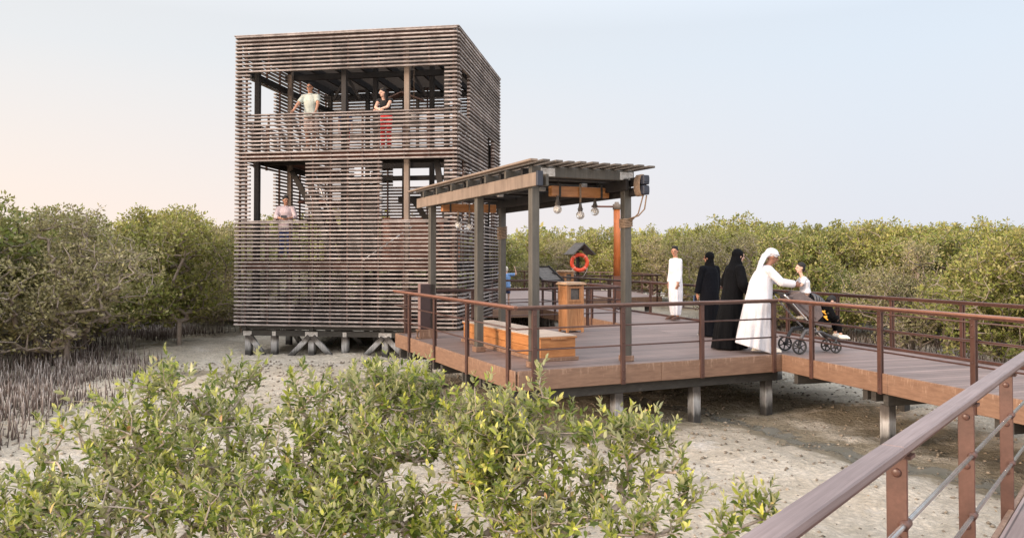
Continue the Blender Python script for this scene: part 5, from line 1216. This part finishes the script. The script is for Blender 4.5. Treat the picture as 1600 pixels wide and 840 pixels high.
# child seated at the front
p = Person('child in black with white sneakers seated at the front of the stroller, head bent down', (5.03,12.95,-.02), R(5), 1.22, k=1.05, voxel=.0105)
f = p.f; p.pel = Vector((0,.03,.80))*f; p.chest = Vector((0,.14,1.10))*f; p.nb = Vector((0,.27,1.20))*f; p.hc = Vector((0,.37,1.23))*f; p.pit = R(-50)
p.body(hands=((-.13,.46,.80),(.13,.46,.80)), feet=((-.09,.52,.38),(.09,.56,.36)), sh=.15); p.head('skinlight', 1.12); p.hair(); p.shirt('black', 1.8, .72, loose=1.15); p.trousers('black', 1.85); p.shoes('shoewhite', thick=1.25)

# tower visitors
def tp(x, y, z): return T0+TX*x+TY*y+Vector((0,0,z))
tz = 4.34
p = Person('man in sage polo shirt and sunglasses leaning on the top floor rail', tp(1.86,.52,tz), TA-R(92), 1.84, voxel=.013)
p.lean(.03,.05,.06,.0); p.body(hands=((-.30,.36,.99),(.32,.36,.99)), poles=((-1,-.5,-.1),(1,-.5,-.1))); p.head('skin'); p.hair(); p.shirt('sage', .7, .86, 'polo_shirt'); p.collar('sage'); p.trousers('peach', .95, 'shorts'); p.shoes('shoewhite')
mb = MB(); h = p.h
for sg in (-1,1): mb.ell(h(sg*.033,.092,.008), .030*p.f, .008*p.f, .019*p.f, 10, 6, p.M); mb.tube([h(sg*.055,.09,.012), h(sg*.078,.0,.012)], .004, 6)
mb.build('sunglasses', M['eye'], p.root)
p = Person('woman in black vest top with long dark hair resting forearms on the top rail', tp(3.90,.62,tz), TA-R(98), 1.68, k=.88, voxel=.013)
p.lean(.08,.16,.21,.07); p.pit = R(-8); p.yaw = R(-35); p.body(hands=((.03,.42,1.07),(-.03,.44,1.05)), poles=((-1,.2,-.3),(1,.2,-.3))); p.head('skinlight'); p.hair(long=True); p.shirt('blacktop', .08, .92, 'vest_top', 1.0); p.trousers('red', 1.9); p.shoes('sandal')
mb = MB(); h = p.h
mb.tube([h(.085*math.cos(a), -.01+.09*math.sin(a)*.4, .10+.02*math.sin(a)) for a in np.linspace(.2,2.94,9)], .006, 6); mb.build('headband', M['shingle'], p.root)
p = Person('man in pale pink shirt with a phone in the middle floor bay of the tower', tp(1.12,.60,1.5), TA-R(72), 1.72, voxel=.013)
p.yaw = R(30); p.pit = R(-12); p.body(hands=((-.10,.30,1.12),(.06,.31,1.12)), poles=((-1,-.2,-.6),(1,-.2,-.6)), curl=1.1); p.head('skin'); p.hair(top=1.1); p.shirt('pinkshirt', 1.45, .84); p.collar('pinkshirt'); p.trousers('bluejean'); p.shoes('sandal')
q = p.root.matrix_basis @ Vector((-.01,.42,1.14)); ph = empty('phone', q, TA+R(18), 'dark phone held by the man in the middle bay of the tower', 'phone'); mb = MB(); mb.obox((0,0,0), (.072,0,0), (0,.006,0), (0,0,.036), .004); mb.build('case', M['phone'], ph); mb = MB(); mb.obox((0,.0075,0), (.064,0,0), (0,.001,0), (0,0,.031)); mb.build('screen', M['eye'], ph)
p = Person('child in dark top and red trousers behind the top floor slats', tp(2.62,1.0,tz), TA-R(60), 1.26, voxel=.014)
p.body(); p.head('skin', 1.1); p.hair(); p.shirt('navy', .6, .84); p.trousers('red', 1.85); p.shoes('sandal')
# hanging lamp and small gable roof board in the top floor
r = empty('hanging_bulb', tp(4.35,1.6,5.42), 0, 'round bulb hanging in the top floor of the tower beside the woman', 'light bulb'); mb = MB(); mb.tube([(0,0,.1),(0,0,1.4)], .008, 6); mb.build('cord', M['rope'], r); mb = MB(); mb.tube([(0,0,.08),(0,0,.16)], .03, 10); mb.build('socket', M['shingle'], r); mb = MB(); mb.ell((0,0,0), .09,.09,.09,14,10); mb.build('globe', M['glass'], r)
r = empty('gabled_board', tp(3.95,1.9,tz), TA, 'small brown gabled shelter board behind the woman on the top floor', 'shelter')
for k in (-1,1): mb = MB(); mb.beam((0,0,1.80), (k*.62,0,1.55), .35, .04, up=(0,0,1), bev=.004); mb.build('roof_board', M['batten'], r)
for k in (-1,1): mb = MB(); mb.obox((k*.42,0,.85), (.04,0,0), (0,.04,0), (0,0,.80), .004); mb.build('leg', M['darkwood'], r)
mb = MB(); mb.obox((0,0,1.15), (.38,0,0), (0,.015,0), (0,0,.22), .004); mb.build('board', M['darkwood'], r)

# child in light blue
p = Person('small child in light blue top on the far platform with both arms raised', (-.19,25.55,0), R(70), 1.28, k=1.05, voxel=.014)
p.body(hands=((-.52,.05,1.72),(.40,.05,1.66)), poles=((-.3,0,-1),(.8,0,-1)), feet=((-.10,0,0),(.10,.05,0))); p.head('skinlight', 1.12); p.hair('fairhair'); p.shirt('skyblue', .8, .84, 'top'); p.trousers('navy', .9, 'shorts'); p.shoes('sandal')
